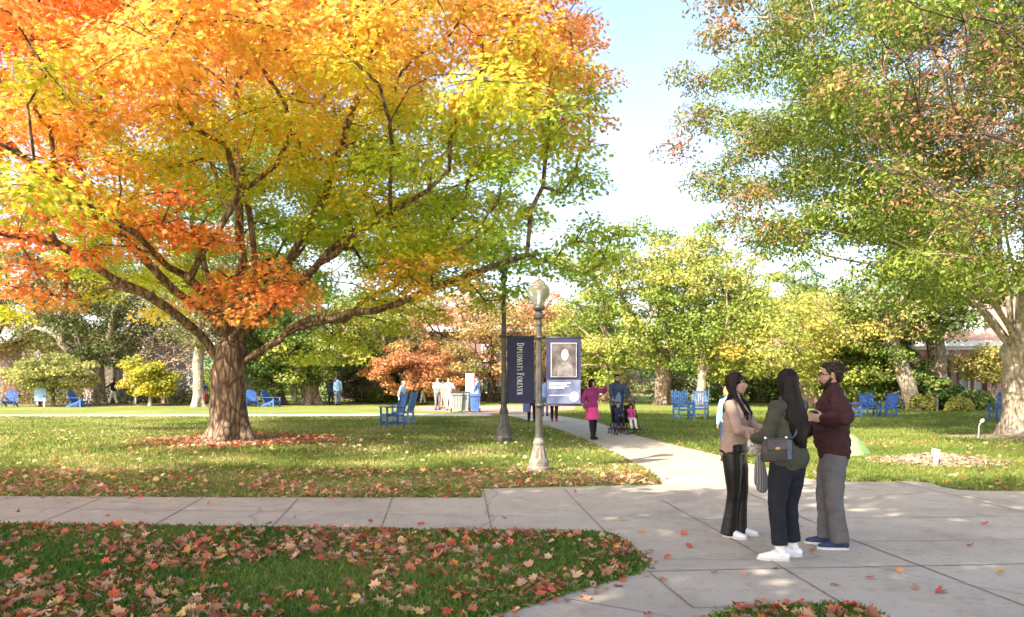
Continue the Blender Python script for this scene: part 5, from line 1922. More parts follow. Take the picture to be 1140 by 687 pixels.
mb = MB(); mb.tube([H(-.066, .0, -.022), H(-.055, .035, -.068), H(-.03, .070, -.096), H(0, .085, -.104), H(.03, .070, -.096), H(.055, .035, -.068), H(.066, .0, -.022)], [.012, .017, .018, .019, .018, .017, .012], 10, round_=True)
mb.fuse('beard', M['hair_dark'], a5['root'], .008, 1)

# twin stroller, front toward local -y
vs_ = Vector((vf.x + .12, vf.y - .86, 0))
st = thing('double_stroller', 'black side-by-side double stroller carrying two children on the walk', 'stroller', vs_, .10)
mb = MB()
for x in (-.38, 0, .38):
    mb.tube([(x, .34, .12), (x, .0, .5), (x, -.34, .12)][:2] + [(x, .30, .78), (x, .40, 1.0)], [.014] * 4, 8)
    mb.tube([(x, -.34, .12), (x, -.05, .36), (x, .22, .56)], [.014] * 3, 8)
    mb.tube([(x, .34, .12), (x, .12, .40)], [.013] * 2, 8)
for y, z in ((-.30, .15), (.30, .16), (.12, .42)): mb.tube([(-.38, y, z), (.38, y, z)], [.012] * 2, 8)
mb.build('frame', M['black'], st, True)
for sx in (-1, 1):
    for k in (0,):
        x = sx * .19
        mb = MB(); mb.box((x, -.02, .37), (.32, .32, .05), (-.12, 0, 0), bev=.02); mb.bar((x, .15, .38), (x, .31, .86), .32, .04, up=(0, 1, 0), bev=.015); mb.build('seat', M['black'], st)
        mb = MB(); mb.box((x, -.32, .16), (.30, .10, .025), bev=.008); mb.build('footrest', M['black'], st)
for x in (-.30, -.02, .33):
    mb = MB(); mb.tube([(x, .38, .98), (x, .43, 1.03), (x, .50, 1.05)], [.018] * 3, 8, round_=True)
    if x != -.02: mb.build('handle', M['grey_cloth'], st, True)
for x in (-.38, 0, .38):
    for y in (-.34, .34):
        for dx in (-.045, .045):
            mb = MB(); mb.tube([(x + dx - .014, y, .085), (x + dx + .014, y, .085)], [.085, .085], 18)
            wh = mb.build('wheel', M['bin_dark'], st, True)
            mb = MB(); mb.tube([(x + dx - .017, y, .085), (x + dx + .017, y, .085)], [.042, .042], 12); mb.build('hub', M['sole_grey'], wh, True)


def child(label, sx, top, bottom, hair, skin, seed, h):
    lx = sx * .19
    R = Matrix.Rotation(.10, 3, 'Z')
    p = vs_ + R @ Vector((lx, -.03, 0))
    f = R @ Vector((0, -1, 0))
    s = h / 1.75
    person(label, (p.x, p.y, 0), (f.x, f.y), h, True, 1.12, 0, hips=(0, -.09, .465 / s), feet=[(-.07, .26, .19), (.07, .26, .19)], hands=[(-.05, .20, .58), (.05, .20, .57)], poles=[(-.8, -.2, -.5), (.8, -.2, -.5)], lean=-.18,
           top=top, topz=.88, bottom=bottom, hem=.1, shoe='red_cloth' if sx < 0 else 'shoe_white', skin=skin, hair=hair, hstyle='short' if sx < 0 else 'bob', vox=.011, seed=seed, scale_head=1.42, loose=1.2, curl=.6, detail=True)


child('child in a dark jacket sitting in the left seat of the double stroller', -1, 'navy_cloth', 'jeans_black', 'hair_dark', 'skin', 25, 1.02)
child('small child in a bright pink jacket sitting in the right seat of the double stroller', 1, 'pink', 'white_cloth', 'hair_dark', 'skin', 26, .92)

# ------------------------------------------------------------------ others
def walker(label, px, py_or_d, face, h=1.75, ground=True, x=None, **k):
    d = py_or_d
    k.setdefault('vox', .022)
    return person(label, (W(px, d), d, 0), face, h, **k)


d_ = 1377 / (469 - 423)
walker('person in black leggings and red shoes walking away hidden by the portrait banner', 617, d_, (.1, 1), 1.66, female=True, top='denim_dark', bottom='tights', shoe='red_cloth', feet=[(-.09, .1), (.09, -.14)], seed=31, vox=.013)
walker('person with a blue bag walking behind the near lamp post', 592, 1377 / (470 - 423), (-.1, 1), 1.70, top='grey_cloth', bottom='black', shoe='black', feet=[(-.09, .16), (.09, -.1)], seed=32, vox=.013)
bb_ = thing('shopping_bag', 'bright blue carrier bag seen under the lettered banner', 'bag', (W(586, 28.5), 28.5, .42), 0)
mb = MB(); mb.box((0, 0, .17), (.26, .12, .32), bev=.03); mb.build('body', M['bin_blue'], bb_)
mb = MB(); mb.tube([(-.07, 0, .32), (-.05, 0, .46), (.05, 0, .46), (.07, 0, .32)], [.01] * 4, 6); mb.build('handle', M['bin_blue'], bb_)
walker('person in a light blue hooded top standing under the lettered banner edge', 606.5, 34, (.2, 1), 1.7, top='skyblue', bottom='jeans_blue', seed=33, vox=.015)
walker('blond person in a pale blue top and dark trousers just behind the woman in tan', 811, 15.2, (.1, 1), 1.50, female=True, bulk=.85, top='skyblue', bottom='navy_cloth', hair='hair_blond', hstyle='bob', seed=34, vox=.012)
walker('person in dark top and white trousers walking by the left brick building', 126, 49, (-1, .1), 1.74, top='black', bottom='white_cloth', feet=[(-.09, .22), (.09, -.2)], seed=35, hands=[(-.25, .4, 1.1), (.22, .1, .85)])
walker('person in a red skirt beside the great maple trunk', 226.5, 48, (.2, -1), 1.68, female=True, top='navy_cloth', bottom='red_cloth', bot='skirt', hem=.3, hstyle='bob', seed=36)
walker('person in dark clothes walking left one of the couple beyond the maple', 368.5, 49, (-.2, 1), 1.66, top='navy_cloth', bottom='black', seed=37, feet=[(-.09, .1), (.09, -.14)])
walker('taller person in a pale blue shirt right one of the couple beyond the maple', 376, 48.5, (-.2, 1), 1.86, top='skyblue', bottom='jeans_blue', seed=38, feet=[(-.09, -.1), (.09, .14)])
walker('person in a light blue shirt bending forward behind the tall blue chair', 446, 42, (.8, -.5), 1.62, top='skyblue', bottom='white_cloth', hair='hair_grey', lean=.45, seed=39)
walker('person in a dark top and pale trousers walking under the small orange tree', 470.5, 50, (.9, .3), 1.72, top='navy_cloth', bottom='white_cloth', seed=40, feet=[(-.09, .2), (.09, -.18)])
walker('person in a white shirt and grey trousers standing left in the gathering', 487, 41, (.5, -.9), 1.78, top='white_cloth', bottom='grey_cloth', seed=41, hands=[(-.1, .3, 1.25), (.1, .3, 1.25)])
walker('person all in white standing next to the grey bins', 499.5, 40.5, (.2, -1), 1.76, top='white_cloth', bottom='white_cloth', hair='hair_brown', seed=42, hands=[(-.15, .3, 1.2), (.15, .3, 1.2)])
walker('person in khaki seen between the two white shirts of the gathering', 493.5, 43, (-.4, -.9), 1.6, female=True, top='khaki', bottom='khaki', hstyle='bob', seed=43)
walker('person with a cap in a blue shirt right of the white board', 531.5, 39.6, (-.9, .2), 1.8, top='skyblue', bottom='white_cloth', hstyle='cap', seed=44, hands=[(-.2, .35, 1.15), (.2, .35, 1.15)])
walker('person in dark clothes seated beside the blue chairs by the small green tree', 978, 42.5, (0, -1), 1.7, top='black', bottom='black', seed=45)
# ================================================================== trees
M['bark_maple'] = bark_mat('bark_maple', (.135, .095, .068), (.48, .35, .245), 7)
M['bark_grey'] = bark_mat('bark_grey', (.24, .185, .14), (.56, .45, .34), 8)
M['bark_dark'] = bark_mat('bark_dark', (.06, .045, .035), (.20, .15, .11), 8)
M['bark_pale'] = bark_mat('bark_pale', (.36, .30, .23), (.66, .57, .46), 7)
M['leaf'] = leaf_mat('leaf_autumn', .42)
M['leaf_maple'] = leaf_mat('leaf_maple', .52, .55, .15)
M['leaf_green'] = leaf_mat('leaf_green', .38)
M['needle'] = leaf_mat('needle', .15, .7)


def lerp(a, b, t):
    t = np.clip(t, 0, 1)[:, None]
    return np.array(a)[None] * (1 - t) + np.array(b)[None] * t


def field(P, s, seed):
    return np.array([noise.noise(Vector(p) * s + Vector((seed, seed * 2.3, seed * .7))) for p in P])


# ------------------------------------------------------------------ the big maple
def build_maple():
    rs = np.random.RandomState(11)
    B = np.array([-7.42, 20.0, 0])
    root = thing('maple_tree', 'huge maple with orange and yellow autumn crown and thick forking trunk on the left lawn', 'tree', B)
    q = lambda px, py, d: np.array(A(px, py, d)) - B
    sk = Skel(rs)
    tr = sk.path(None, [(.0, 0, 0), (.0, 0, .9), (.02, 0, 1.8), q(258, 388, 20)], .35, .01, ok=False)
    t = tr[-1]; t2 = tr[-2]
    # main limbs as the photograph shows them, with the depth a limb would have
    limbs = [
        (t2, [q(226, 378, 19.6), q(185, 346, 18.8), q(128, 309, 18), q(62, 270, 17.2), q(0, 255, 16.6), q(-70, 215, 16)]),
        (t, [q(236, 350, 19.8), q(200, 326, 19.2), q(160, 292, 18.6), q(105, 240, 18.2), q(40, 190, 17.8)]),
        (t, [q(258, 340, 20.2), q(268, 290, 20.4), q(270, 240, 20.6), q(266, 170, 20.8), q(262, 90, 21), q(258, -10, 21), q(256, -90, 21)]),
        (t, [q(268, 345, 19.8), q(284, 300, 19.4), q(272, 232, 19), q(250, 160, 18.6), q(225, 80, 18), q(200, 10, 17.5), q(180, -80, 17)]),
        (t, [q(284, 352, 20), q(312, 310, 20), q(338, 262, 19.8), q(362, 215, 19.4), q(392, 140, 18.8), q(410, 70, 18.2), q(430, -20, 17.6)]),
        (t, [q(290, 356, 20.4), q(330, 320, 21), q(368, 280, 21.6), q(410, 245, 22.2), q(460, 220, 22.8), q(540, 195, 23.2), q(610, 160, 23.4)]),
        (t2, [q(288, 392, 19.8), q(325, 366, 19.4), q(368, 352, 18.8), q(420, 345, 18.2), q(480, 322, 17.8), q(545, 296, 17.4), q(610, 280, 17.2)]),
        (t, [q(252, 352, 21), q(240, 320, 22.4), q(220, 280, 24), q(190, 230, 25.4), q(150, 170, 26.4)]),
        (t, [q(264, 355, 21.2), q(280, 322, 22.6), q(306, 282, 24.4), q(350, 235, 26), q(400, 190, 27.2)]),
        (t, [q(248, 356, 19.4), q(232, 330, 18.2), q(196, 296, 16.6), q(150, 262, 15.2), q(95, 225, 14.2)]),
        (t, [q(276, 356, 19.4), q(316, 325, 18.6), q(372, 282, 17.6), q(440, 232, 16.8), q(500, 190, 16.2)]),
    ]
    for st, pts in limbs:
        sk.path(st, pts, .55, .06)
    fork = sk.path(sk.path(t2, [q(330, 366, 20), q(385, 357, 19.6)], .5, .02)[-1], [q(400, 338, 19.8), q(440, 318, 20)], .5, .03)
    C = np.array([0, 0, 8.6])

    def cut(p):
        r = math.hypot(p[0], p[1])
        lo = 4.4 - .10 * max(0, r - 3)           # hollow, vaulted underside
        if p[1] < -2: lo = 4.9 - .12 * max(0, r - 4)
        if r < 4.2: lo = 6.2 - .2 * r
        if p[2] < lo: return False
        w = p + B
        px = CX + F * w[0] / w[1]; py = HY - F * (w[2] - EYE) / w[1]
        return True
    cl = clump_cloud(rs, C, (9.8, 9.6, 6.6), 540, .86, .36, cut, .14, 3)
    # sprays the photograph shows hanging low on the near side
    hand = [q(*a) for a in (
        (40, 225, 15.2), (85, 245, 15), (130, 240, 15.1), (180, 250, 15.4), (215, 262, 15.7), (20, 265, 15.6), (90, 282, 15.6), (150, 275, 15.8), (240, 262, 16.2), (60, 180, 14.6), (130, 185, 14.8), (195, 215, 15.2),
        (255, 310, 16.6), (290, 322, 16.2), (318, 333, 16), (230, 330, 16.9), (272, 346, 16.4), (330, 318, 16.4), (300, 295, 16.4),
        (455, 292, 16.4), (500, 285, 16.2), (470, 318, 16.8), (520, 310, 17), (430, 310, 17.4), (545, 255, 16.2), (590, 235, 17), (625, 215, 17.8), (640, 190, 18), (660, 250, 18.4), (640, 270, 18.2), (672, 285, 18.8), (600, 290, 17.6), (570, 320, 18.2), (540, 335, 18.6), (625, 300, 18), (650, 305, 18.6), (690, 262, 19.2), (655, 130, 19), (668, 85, 19.2), (645, 45, 19), (630, 150, 17.6), (600, 110, 16.6), (652, 20, 19.4), (655, 165, 19),
        (660, 105, 18.4), (640, 75, 17.8), (625, 30, 17.6), (600, 55, 16.6), (615, -15, 17.6), (560, 70, 15.8), (570, 20, 16), (640, -20, 18.6), (580, 90, 16), (530, 40, 15.4), (520, 110, 15.2), (645, 115, 19.6), (615, 130, 17.2),
        (20, 320, 18.5), (60, 330, 18.8), (5, 345, 19), (110, 325, 19.2), (400, 380, 22), (440, 362, 21), (370, 372, 22), (480, 348, 20), (350, 395, 23), (420, 335, 19.5), (385, 350, 20.5), (450, 335, 18.4))]
    hand = np.array(hand)
    # keep the window on the limbs open
    w = cl + B
    px = CX + F * w[:, 0] / w[:, 1]; py = HY - F * (w[:, 2] - EYE) / w[:, 1]
    win = (px > 190) & (px < 420) & (py > 150) & (py < 372) & (w[:, 1] < 19.5)
    low = (py > 300) & (px < 560) & (w[:, 1] < 19)
    over = (px > 660) & (py > 150) | (px > 676)
    keep = ~((win & (rs.uniform(0, 1, len(cl)) < .42)) | low | over)
    cl = cl[keep]
    K = len(cl)
    cl = np.concatenate([cl, hand])
    tips = sk.grow(cl, .25, .55, .07, .02)
    R = np.concatenate([rs.uniform(.8, 1.35, K), rs.uniform(.62, .85, len(hand))])
    # a few fine twigs fanning out in every spray
    for c, ti, r in zip(cl, tips, R):
        for _ in range(3):
            v = rs.normal(size=3); v[2] *= .35; v /= np.linalg.norm(v)
            sk.path(int(ti), [c + v * r * .45 + np.array([0, 0, .06]), c + v * r * .9], .4, .03, ok=False)
    NT = len(tr)
    sk.build('trunk', M['bark_maple'], root, .435, .46, .012, .55, .07, extra=lambda P_, r_, c_: np.where(np.arange(len(r_)) >= NT, np.maximum(r_ * .68, .012), np.maximum(r_, .38)))
    per = np.maximum(60, 440 * R ** 2).astype(int)
    P, Nn, idx = leaves_for(cl, R, per, rs, .40, .8, .6, .8)
    # colour: the sun-side and the top turn first
    w = P + B
    cc = (cl + B)[idx]
    px = CX + F * cc[:, 0] / cc[:, 1]; py = HY - F * (cc[:, 2] - EYE) / cc[:, 1]
    e = np.linalg.norm((cl - C) / np.array([9.8, 9.6, 6.6]), axis=1)[idx]
    cn = rs.normal(size=len(cl))[idx]
    side = -(cl[:, 0] * .45 + cl[:, 1] * .75)[idx] / 9
    hgt = (cl[:, 2] - 6.5)[idx] / 6
    lowr = np.clip((cl[:, 0] - 3.0) / 4, 0, 1) * np.clip((8.0 - cl[:, 2]) / 3, 0, 1)
    high = np.clip((cl[:, 2] - (7.6 + .34 * cl[:, 1])) / 2.8, 0, 1)
    left = np.clip(-(cl[:, 0] + 1.5) / 6, 0, 1)
    turn = .10 + (.52 * high - .26 * lowr + .38 * left * np.clip(high + .45, 0, 1))[idx] + .30 * (e - .78) + .10 * cn + .34 * field(cl, .24, 5)[idx] + (.55 * np.clip(-(cl[:, 0] - 0) / 2.5, 0, 1) * np.clip(-(cl[:, 1] - 1.0) / 3, 0, 1))[idx]
    hm = np.zeros(len(cl)); hm[K:K + 19] = .55; hm[K + 12:K + 19] = .50
    hm[K + 19:K + 24] = .25; hm[K + 24:K + 46] = -.32; hm[K + 37:K + 43] = .42; hm[K + 46:K + 59] = .56; hm[K + 59:] = -.1
    hx = np.where(np.arange(len(cl)) >= K, .28 + hm + .08 * rs.normal(size=len(cl)), 0)[idx]
    turn = np.where(idx >= K, hx, turn)
    turn = turn + rs.normal(size=len(turn)) * .10 + .12 * (np.linalg.norm(P - cl[idx], axis=1) / R[idx] - .6)
    st = [(-.3, (.25, .45, .05)), (-.05, (.43, .58, .06)), (.18, (.64, .69, .075)), (.36, (.85, .70, .10)), (.54, (.93, .55, .12)), (.76, (.94, .40, .12)), (1.05, (.92, .27, .10)), (1.4, (.80, .15, .06))]
    xs = [s[0] for s in st]
    col = np.stack([np.interp(turn, xs, [s[1][k] for s in st]) for k in range(3)], 1)
    col = jitter(col, rs, .14, .05)
    leaf_mesh('crown', P, Nn, 
              .150 * rs.uniform(.7, 1.25, len(P)), col, STAR, M['leaf_maple'], root, rs)
    return len(P)


NL = build_maple()
print('maple leaves', NL)


# ------------------------------------------------------------------ other trees
def tree(name, label, base, trunk_pts, R0, ccs, nclump, crad, per, size, cols, bark, seed, group=None, tmpl=TUFT, leafm=None, mind=.9, limbs=(), twigs=0, shell=.5, cut=None, lump=.2, flat=.6, power=.46, flare=.4, tone=.5, detour=.3, rmin=.014, outw=.6, fade=None, sag=0.0, slim=.8):
    rs = np.random.RandomState(seed)
    base = np.array([base[0], base[1], 0.0])
    root = thing(name, label, 'tree', base, 0, group)
    sk = Skel(rs)
    tr = sk.path(None, trunk_pts, .4, .02, ok=False)
    for i in tr[-2:]: sk.ok[i] = True
    for start, pts in limbs:
        sk.path(tr[start], pts, .6, .04)
    cl = []
    for (c, r, n) in ccs:
        cl.append(clump_cloud(rs, c, r, n, mind, shell, cut, lump, seed))
    cl = np.concatenate(cl)
    tips = sk.grow(cl, detour, .6, .06, sag)
    R = rs.uniform(crad[0], crad[1], len(cl))
    for c, ti, r in zip(cl, tips, R):
        for _ in range(twigs):
            v = rs.normal(size=3); v[2] *= .5; v /= np.linalg.norm(v)
            sk.path(int(ti), [c + v * r * .5 + np.array([0, 0, .05]), c + v * r * 1.05], .4, .04, ok=False)
    NT = len(tr)
    sk.build('trunk', bark, root, R0, power, rmin, flare, .06, extra=lambda P_, r_, c_: np.where(np.arange(len(r_)) >= NT, np.maximum(r_ * slim, rmin), np.maximum(r_, R0 * .8)))
    if per <= 0: return root
    cnt = np.maximum(8, per * (R / np.mean(crad)) ** 2 * rs.uniform(.7, 1.2, len(R))).astype(int)
    P, Nn, idx = leaves_for(cl, R, cnt, rs, flat, .55, outw, .9)
    cols = np.array(cols)
    t = .5 + tone * (field(cl, .25, seed)[idx] * 1.2 + rs.normal(size=len(cl))[idx] * .2) + rs.normal(size=len(P)) * .16
    if fade is not None: t = t + fade(cl)[idx]
    t = np.clip(t, 0, .999) * (len(cols) - 1)
    i0 = t.astype(int); fr = (t - i0)[:, None]
    c = cols[i0] * (1 - fr) + cols[np.minimum(i0 + 1, len(cols) - 1)] * fr
    c = jitter(c, rs, .16, .05)
    leaf_mesh('crown', P, Nn, size * rs.uniform(.65, 1.3, len(P)), c, tmpl, leafm or M['leaf_green'], root, rs)
    return root


YG = [(.13, .21, .035), (.25, .33, .06), (.38, .43, .09), (.48, .47, .12)]
GRN = [(.06, .12, .025), (.11, .19, .04), (.20, .28, .06), (.33, .37, .10)]
OLIVE = [(.07, .10, .03), (.12, .15, .045), (.20, .20, .06), (.32, .27, .09)]
RUST = [(.24, .26, .08), (.42, .33, .12), (.58, .35, .16), (.60, .31, .16)]
DARK = [(.025, .05, .02), (.04, .075, .03), (.07, .11, .04), (.12, .15, .06)]
GOLD = [(.34, .36, .05), (.58, .50, .06), (.70, .55, .08), (.72, .46, .10)]
ORNG = [(.42, .34, .08), (.58, .30, .08), (.66, .26, .07), (.60, .18, .07)]
TAN = [(.36, .29, .17), (.46, .36, .24), (.50, .38, .24), (.42, .30, .18)]
ZELK = [(.36, .19, .09), (.30, .26, .07), (.15, .23, .035), (.23, .32, .05), (.34, .40, .08), (.17, .25, .04)]

# big vase-shaped tree on the right
Bz = np.array([14.75, 22.0, 0])
q = lambda px, py, d: np.array(A(px, py, d)) - Bz


def zcut(p):
    w = p + Bz
    px = CX + F * w[0] / w[1]; py = HY - F * (w[2] - EYE) / w[1]
    edge = 325 if px > 830 else 325 - (830 - px) * .8
    if py > edge: return False
    if px < 738: return False
    if px < 800 and py < 70 and px < 800 - py * .4: return False
    return True


tree('vase_shaped_tree', 'tall green vase-shaped tree with rusty tips and pale forking trunk at the right edge', Bz,
     [(0, 0, 0), (0, 0, 1), (-.03, 0, 2), q(1132, 388, 22)], .50,
     [((0, -.5, 10.2), (10.6, 9.6, 7.4), 700)], 0, (.72, 1.15), 480, .122, ZELK, M['bark_pale'], 21, None, BLADE, M['leaf_green'], .8,
     limbs=[(-2, [q(1098, 350, 21.6), q(1060, 310, 21), q(1010, 280, 20.2), q(950, 262, 19.4), q(890, 255, 18.6)]),
            (-1, [q(1108, 340, 22), q(1085, 290, 22.2), q(1045, 230, 22.4), q(985, 160, 22.6), q(920, 90, 22.6)]),
            (-1, [q(1120, 330, 22), q(1112, 270, 21.8), q(1095, 200, 21.4), q(1060, 110, 20.8), q(1030, 30, 20.2)]),
            (-1, [q(1132, 335, 22.2), q(1140, 270, 22.6), q(1145, 190, 23), q(1150, 90, 23.4)]),
            (-2, [q(1148, 350, 22), q(1180, 310, 22), q(1230, 260, 22), q(1300, 220, 22)]),
            (-1, [q(1112, 345, 21.4), q(1080, 312, 19.8), q(1040, 290, 18), q(990, 265, 16.2)]),
            (-1, [q(1126, 345, 23.4), q(1112, 300, 25), q(1080, 250, 27)]),
            (-2, [q(1118, 352, 21.2), q(1092, 322, 20), q(1064, 280, 18.6), q(1046, 220, 17.4)]), (-1, [q(1124, 338, 22.6), q(1106, 296, 23.2), q(1072, 236, 23.8), q(1040, 190, 24)]),
            (-1, [q(1136, 332, 21.4), q(1128, 280, 20.2), q(1116, 215, 19), q(1108, 140, 18)]), (-2, [q(1106, 356, 22.6), q(1074, 326, 23.4), q(1030, 300, 24.4), q(960, 285, 25.4)])],
     twigs=2, shell=.35, cut=zcut, lump=.2, flat=.5, flare=.3, slim=.46, tone=.55,
     fade=lambda c: np.where((c[:, 0] < -7.6), -.24, .14), outw=.7, sag=.02)

# sparse russet tree whose branches reach into the upper right corner
Bn = np.array([11.2, 10.6, 0])


def ncut(p):
    w = p + Bn
    if w[1] < 6.5: return w[2] > 6.6
    px = CX + F * w[0] / w[1]; py = HY - F * (w[2] - EYE) / w[1]
    return py < 275 - max(0, 1000 - px) * .9 and px > 850


tree('sparse_tree', 'nearly bare tree reaching in at the upper right with reddish brown leaves on thin twigs', Bn,
     [(0, 0, 0), (0, .1, 1.2), (-.1, .1, 2.6), (-.2, .1, 3.4)], .17,
     [((-1.2, .6, 6.4), (5.4, 4.6, 3.6), 230)], 0, (.5, .9), 55, .08, [(.30, .12, .08), (.40, .20, .11), (.46, .32, .13), (.36, .36, .12)], M['bark_dark'], 33, None, BLADE, M['leaf'], .55,
     limbs=[(-2, [(-1.2, .2, 4.2), (-2.6, .4, 4.7), (-4.2, .7, 5.2), (-5.4, 1.0, 5.4)]),
            (-1, [(-1.0, .8, 4.8), (-2.2, 1.6, 5.8), (-3.6, 2.4, 6.6)]),
            (-1, [(-.8, -.8, 5.2), (-1.6, -1.6, 6.6)]), (-1, [(0, .4, 5.4), (0, .6, 7.5)])],
     twigs=8, slim=.62, shell=.3, cut=ncut, flat=.8, power=.5, detour=.2, rmin=.006)

# two leafy trees behind the viewer; they shade the near lawn and the path
def behind(base, c, r, n, per, seed, label, hgt):
    tree('leafy_tree', label, base, [(0, 0, 0), (.05, 0, 1.5), (0, .05, 3), (0, 0, hgt)], .4, [(c, r, n)], 0, (.8, 1.3), per, .24, GRN, M['bark_dark'], seed, 'trees behind the viewer', TUFT, M['leaf_green'], 1.0, shell=.2)


behind((-11.6, 1.1), (0, 0, 8.2), (6.6, 5.6, 2.4), 210, 125, 41, 'broad leafy tree behind the viewer shading the near lawn', 4.8)
behind((-3.6, -.8), (0, 0, 8.6), (6.2, 4.4, 2.2), 125, 135, 42, 'leafy tree behind the viewer shading the people on the path', 5.2)

GB = 'trees at the far side of the lawn'


def far(name, label, px, d, ztop, zbot, wpx, R0, cols, bark, seed, per=150, n=90, size=.21, cx=None, hfork=None, lean=0, tmpl=CHIP, leafm=None, depth=.8, crad=(.8, 1.4), twigs=0, shell=.4, tone=.8, mind=1.1, flat=.5, rmin=.02, limbs=(), group=GB, lump=.22):
    x = W(px, d)
    cx = 0 if cx is None else W(cx, d) - x
    w = wpx / F * d / 2
    zc = (ztop + zbot) / 2; rz = (ztop - zbot) / 2
    hf = hfork or max(1.2, zbot * .9)
    return tree(name, label, (x, d), [(0, 0, 0), (lean * .3, 0, hf * .4), (lean, 0, hf)], R0, [((cx, 0, zc), (w, w * depth, rz), n)], 0, crad, per, size, cols, bark, seed, group, tmpl, leafm, mind, limbs, twigs, shell, None, lump, flat, tone=tone, rmin=rmin)


def zt(py, d): return EYE + (HY - py) / F * d


far('maple_tree', 'yellow-green maple with thick twin-limbed trunk beyond the walk, left of the blue chairs', 738, 50, zt(250, 50), zt(418, 50), 195, .50, YG, M['bark_grey'], 51, 217, 130, 0.210, 706, 3.2, group=GB)
far('maple_tree', 'yellow-green maple with slim pale trunk right above the pair of blue chairs', 781, 47, zt(262, 47), zt(412, 47), 125, .28, YG, M['bark_pale'], 52, 217, 90, 0.210, 790, 2.2)
far('maple_tree', 'pale yellow maple behind the three people talking', 955, 43, zt(318, 43), zt(425, 43), 175, .20, YG[1:] + [(.66, .50, .10)], M['bark_pale'], 53, 217, 100, 0.185, 920, 2.4)
far('maple_tree', 'yellow and green maple on a pale leaning trunk left of the brick entrance', 1018, 40.5, zt(300, 40), zt(372, 40), 130, .40, GRN[1:] + [(.55, .49, .12)], M['bark_pale'], 54, 217, 80, 0.185, 1000, 3.6, -1.2)
far('maple_tree', 'yellow-green maple on a straight mottled trunk in front of the brick entrance', 1047, 41.5, zt(250, 41), zt(352, 41), 120, .44, GRN[1:] + [(.58, .49, .12)], M['bark_grey'], 55, 203, 80, 0.185, 1050, 3.8, -.3)
far('small_tree', 'small green tree hiding the wall behind the trio of blue chairs', 986, 42, zt(372, 42), zt(443, 42), 95, .12, GRN, M['bark_dark'], 56, 217, 60, 0.168, 975, 1.0, crad=(.5, .9), mind=.6)
far('small_tree', 'small golden and reddish tree beside the brick entrance', 1107, 41, zt(386, 41), zt(420, 41), 58, .13, [(.34, .38, .10), (.56, .49, .15), (.60, .40, .17), (.48, .26, .14)], M['bark_grey'], 57, 174, 60, 0.151, 1100, 1.2, crad=(.5, .85), mind=.55)
far('olive_tree_crown', 'pale olive tree behind the woman in the tan top', 838, 56, zt(350, 56), zt(445, 56), 95, .18, [(.24, .24, .08), (.36, .33, .11), (.46, .38, .14)], M['bark_dark'], 58, 217, 70, 0.202, None, 1.2)
far('maple_tree', 'tall green tree peeking over the gap between the two maples', 860, 62, zt(295, 62), zt(430, 62), 130, .3, YG, M['bark_dark'], 59, 217, 90, 0.235, None, 3)
far('maple_tree', 'green and yellow maple with thick forked trunk right behind the great maple', 346, 50, zt(325, 50), zt(425, 50), 175, .55, GRN[1:] + [(.48, .48, .06)], M['bark_grey'], 60, 217, 110, 0.202, 355, 2.6)
far('maple_tree', 'green tree on a grey leaning trunk beside the great maple trunk', 312, 49, zt(350, 49), zt(440, 49), 105, .36, GRN, M['bark_dark'], 61, 217, 70, 0.185, 300, 2.2, -.6)
far('spruce_tree', 'pale blue-green spruce behind the walking couple', 398, 56, zt(385, 56), zt(449, 56), 62, .14, [(.16, .19, .13), (.26, .28, .19), (.36, .34, .24)], M['bark_dark'], 62, 217, 60, 0.168, None, .8, leafm=M['needle'], crad=(.5, .9), mind=.6)
far('evergreen_tree', 'dark evergreen tree standing over the window with pale frame', 432, 58, zt(325, 58), zt(437, 58), 85, .22, DARK, M['bark_dark'], 63, 246, 80, 0.202, 430, 1.4, leafm=M['needle'])
far('small_tree', 'small burnt orange tree behind the tall blue chair', 458, 49, zt(380, 49), zt(438, 49), 112, .15, [(.40, .36, .12), (.56, .34, .13), (.60, .29, .12), (.52, .24, .11)], M['bark_dark'], 64, 246, 60, 0.168, 464, 1.3, crad=(.5, .9), mind=.55)
far('oak_tree', 'broad russet and green tree above the gathering by the bins', 548, 55, zt(318, 55), zt(428, 55), 190, .3, RUST, M['bark_dark'], 65, 232, 130, 0.202, 522, 2.2, tone=.8)
far('oak_tree', 'rust coloured tree top seen between the lamp posts', 600, 64, zt(330, 64), zt(405, 64), 110, .3, RUST[1:], M['bark_dark'], 66, 203, 60, 0.235, None, 3)
far('leafy_tree', 'dark olive tree with thick pale trunk on the left by the brick wall', 106, 51, zt(262, 51), zt(408, 51), 165, .58, OLIVE, M['bark_pale'], 67, 217, 120, 0.202, 115, 2.8)
far('leafy_tree', 'russet olive tree at the left edge with its boughs before the brick wall', -30, 55, zt(265, 55), zt(398, 55), 200, .42, [(.12, .13, .03), (.26, .22, .05), (.42, .30, .08), (.50, .32, .10)], M['bark_dark'], 68, 217, 110, 0.185, 5, 2.6)
far('dogwood_tree', 'low pale green dogwood behind the small lamp post', 59, 46.5, zt(394, 46.5), zt(438, 46.5), 92, .10, [(.22, .26, .07), (.38, .38, .12), (.48, .44, .16)], M['bark_grey'], 69, 188, 60, 0.168, 58, .9, crad=(.5, .85), mind=.55, flat=.4)
far('small_tree', 'small bright yellow tree beside the white board', 167, 47.5, zt(396, 47.5), zt(441, 47.5), 52, .10, GOLD, M['bark_pale'], 70, 174, 40, 0.168, 164, 1.0, crad=(.4, .75), mind=.45)
far('bare_tree', 'nearly bare pale tree with tan twigs between the yellow tree and the great maple', 184, 51, zt(362, 51), zt(428, 51), 88, .2, TAN, M['bark_pale'], 71, 26, 70, .16, 192, 1.2, crad=(.5, .9), mind=.55, twigs=5, rmin=.022)
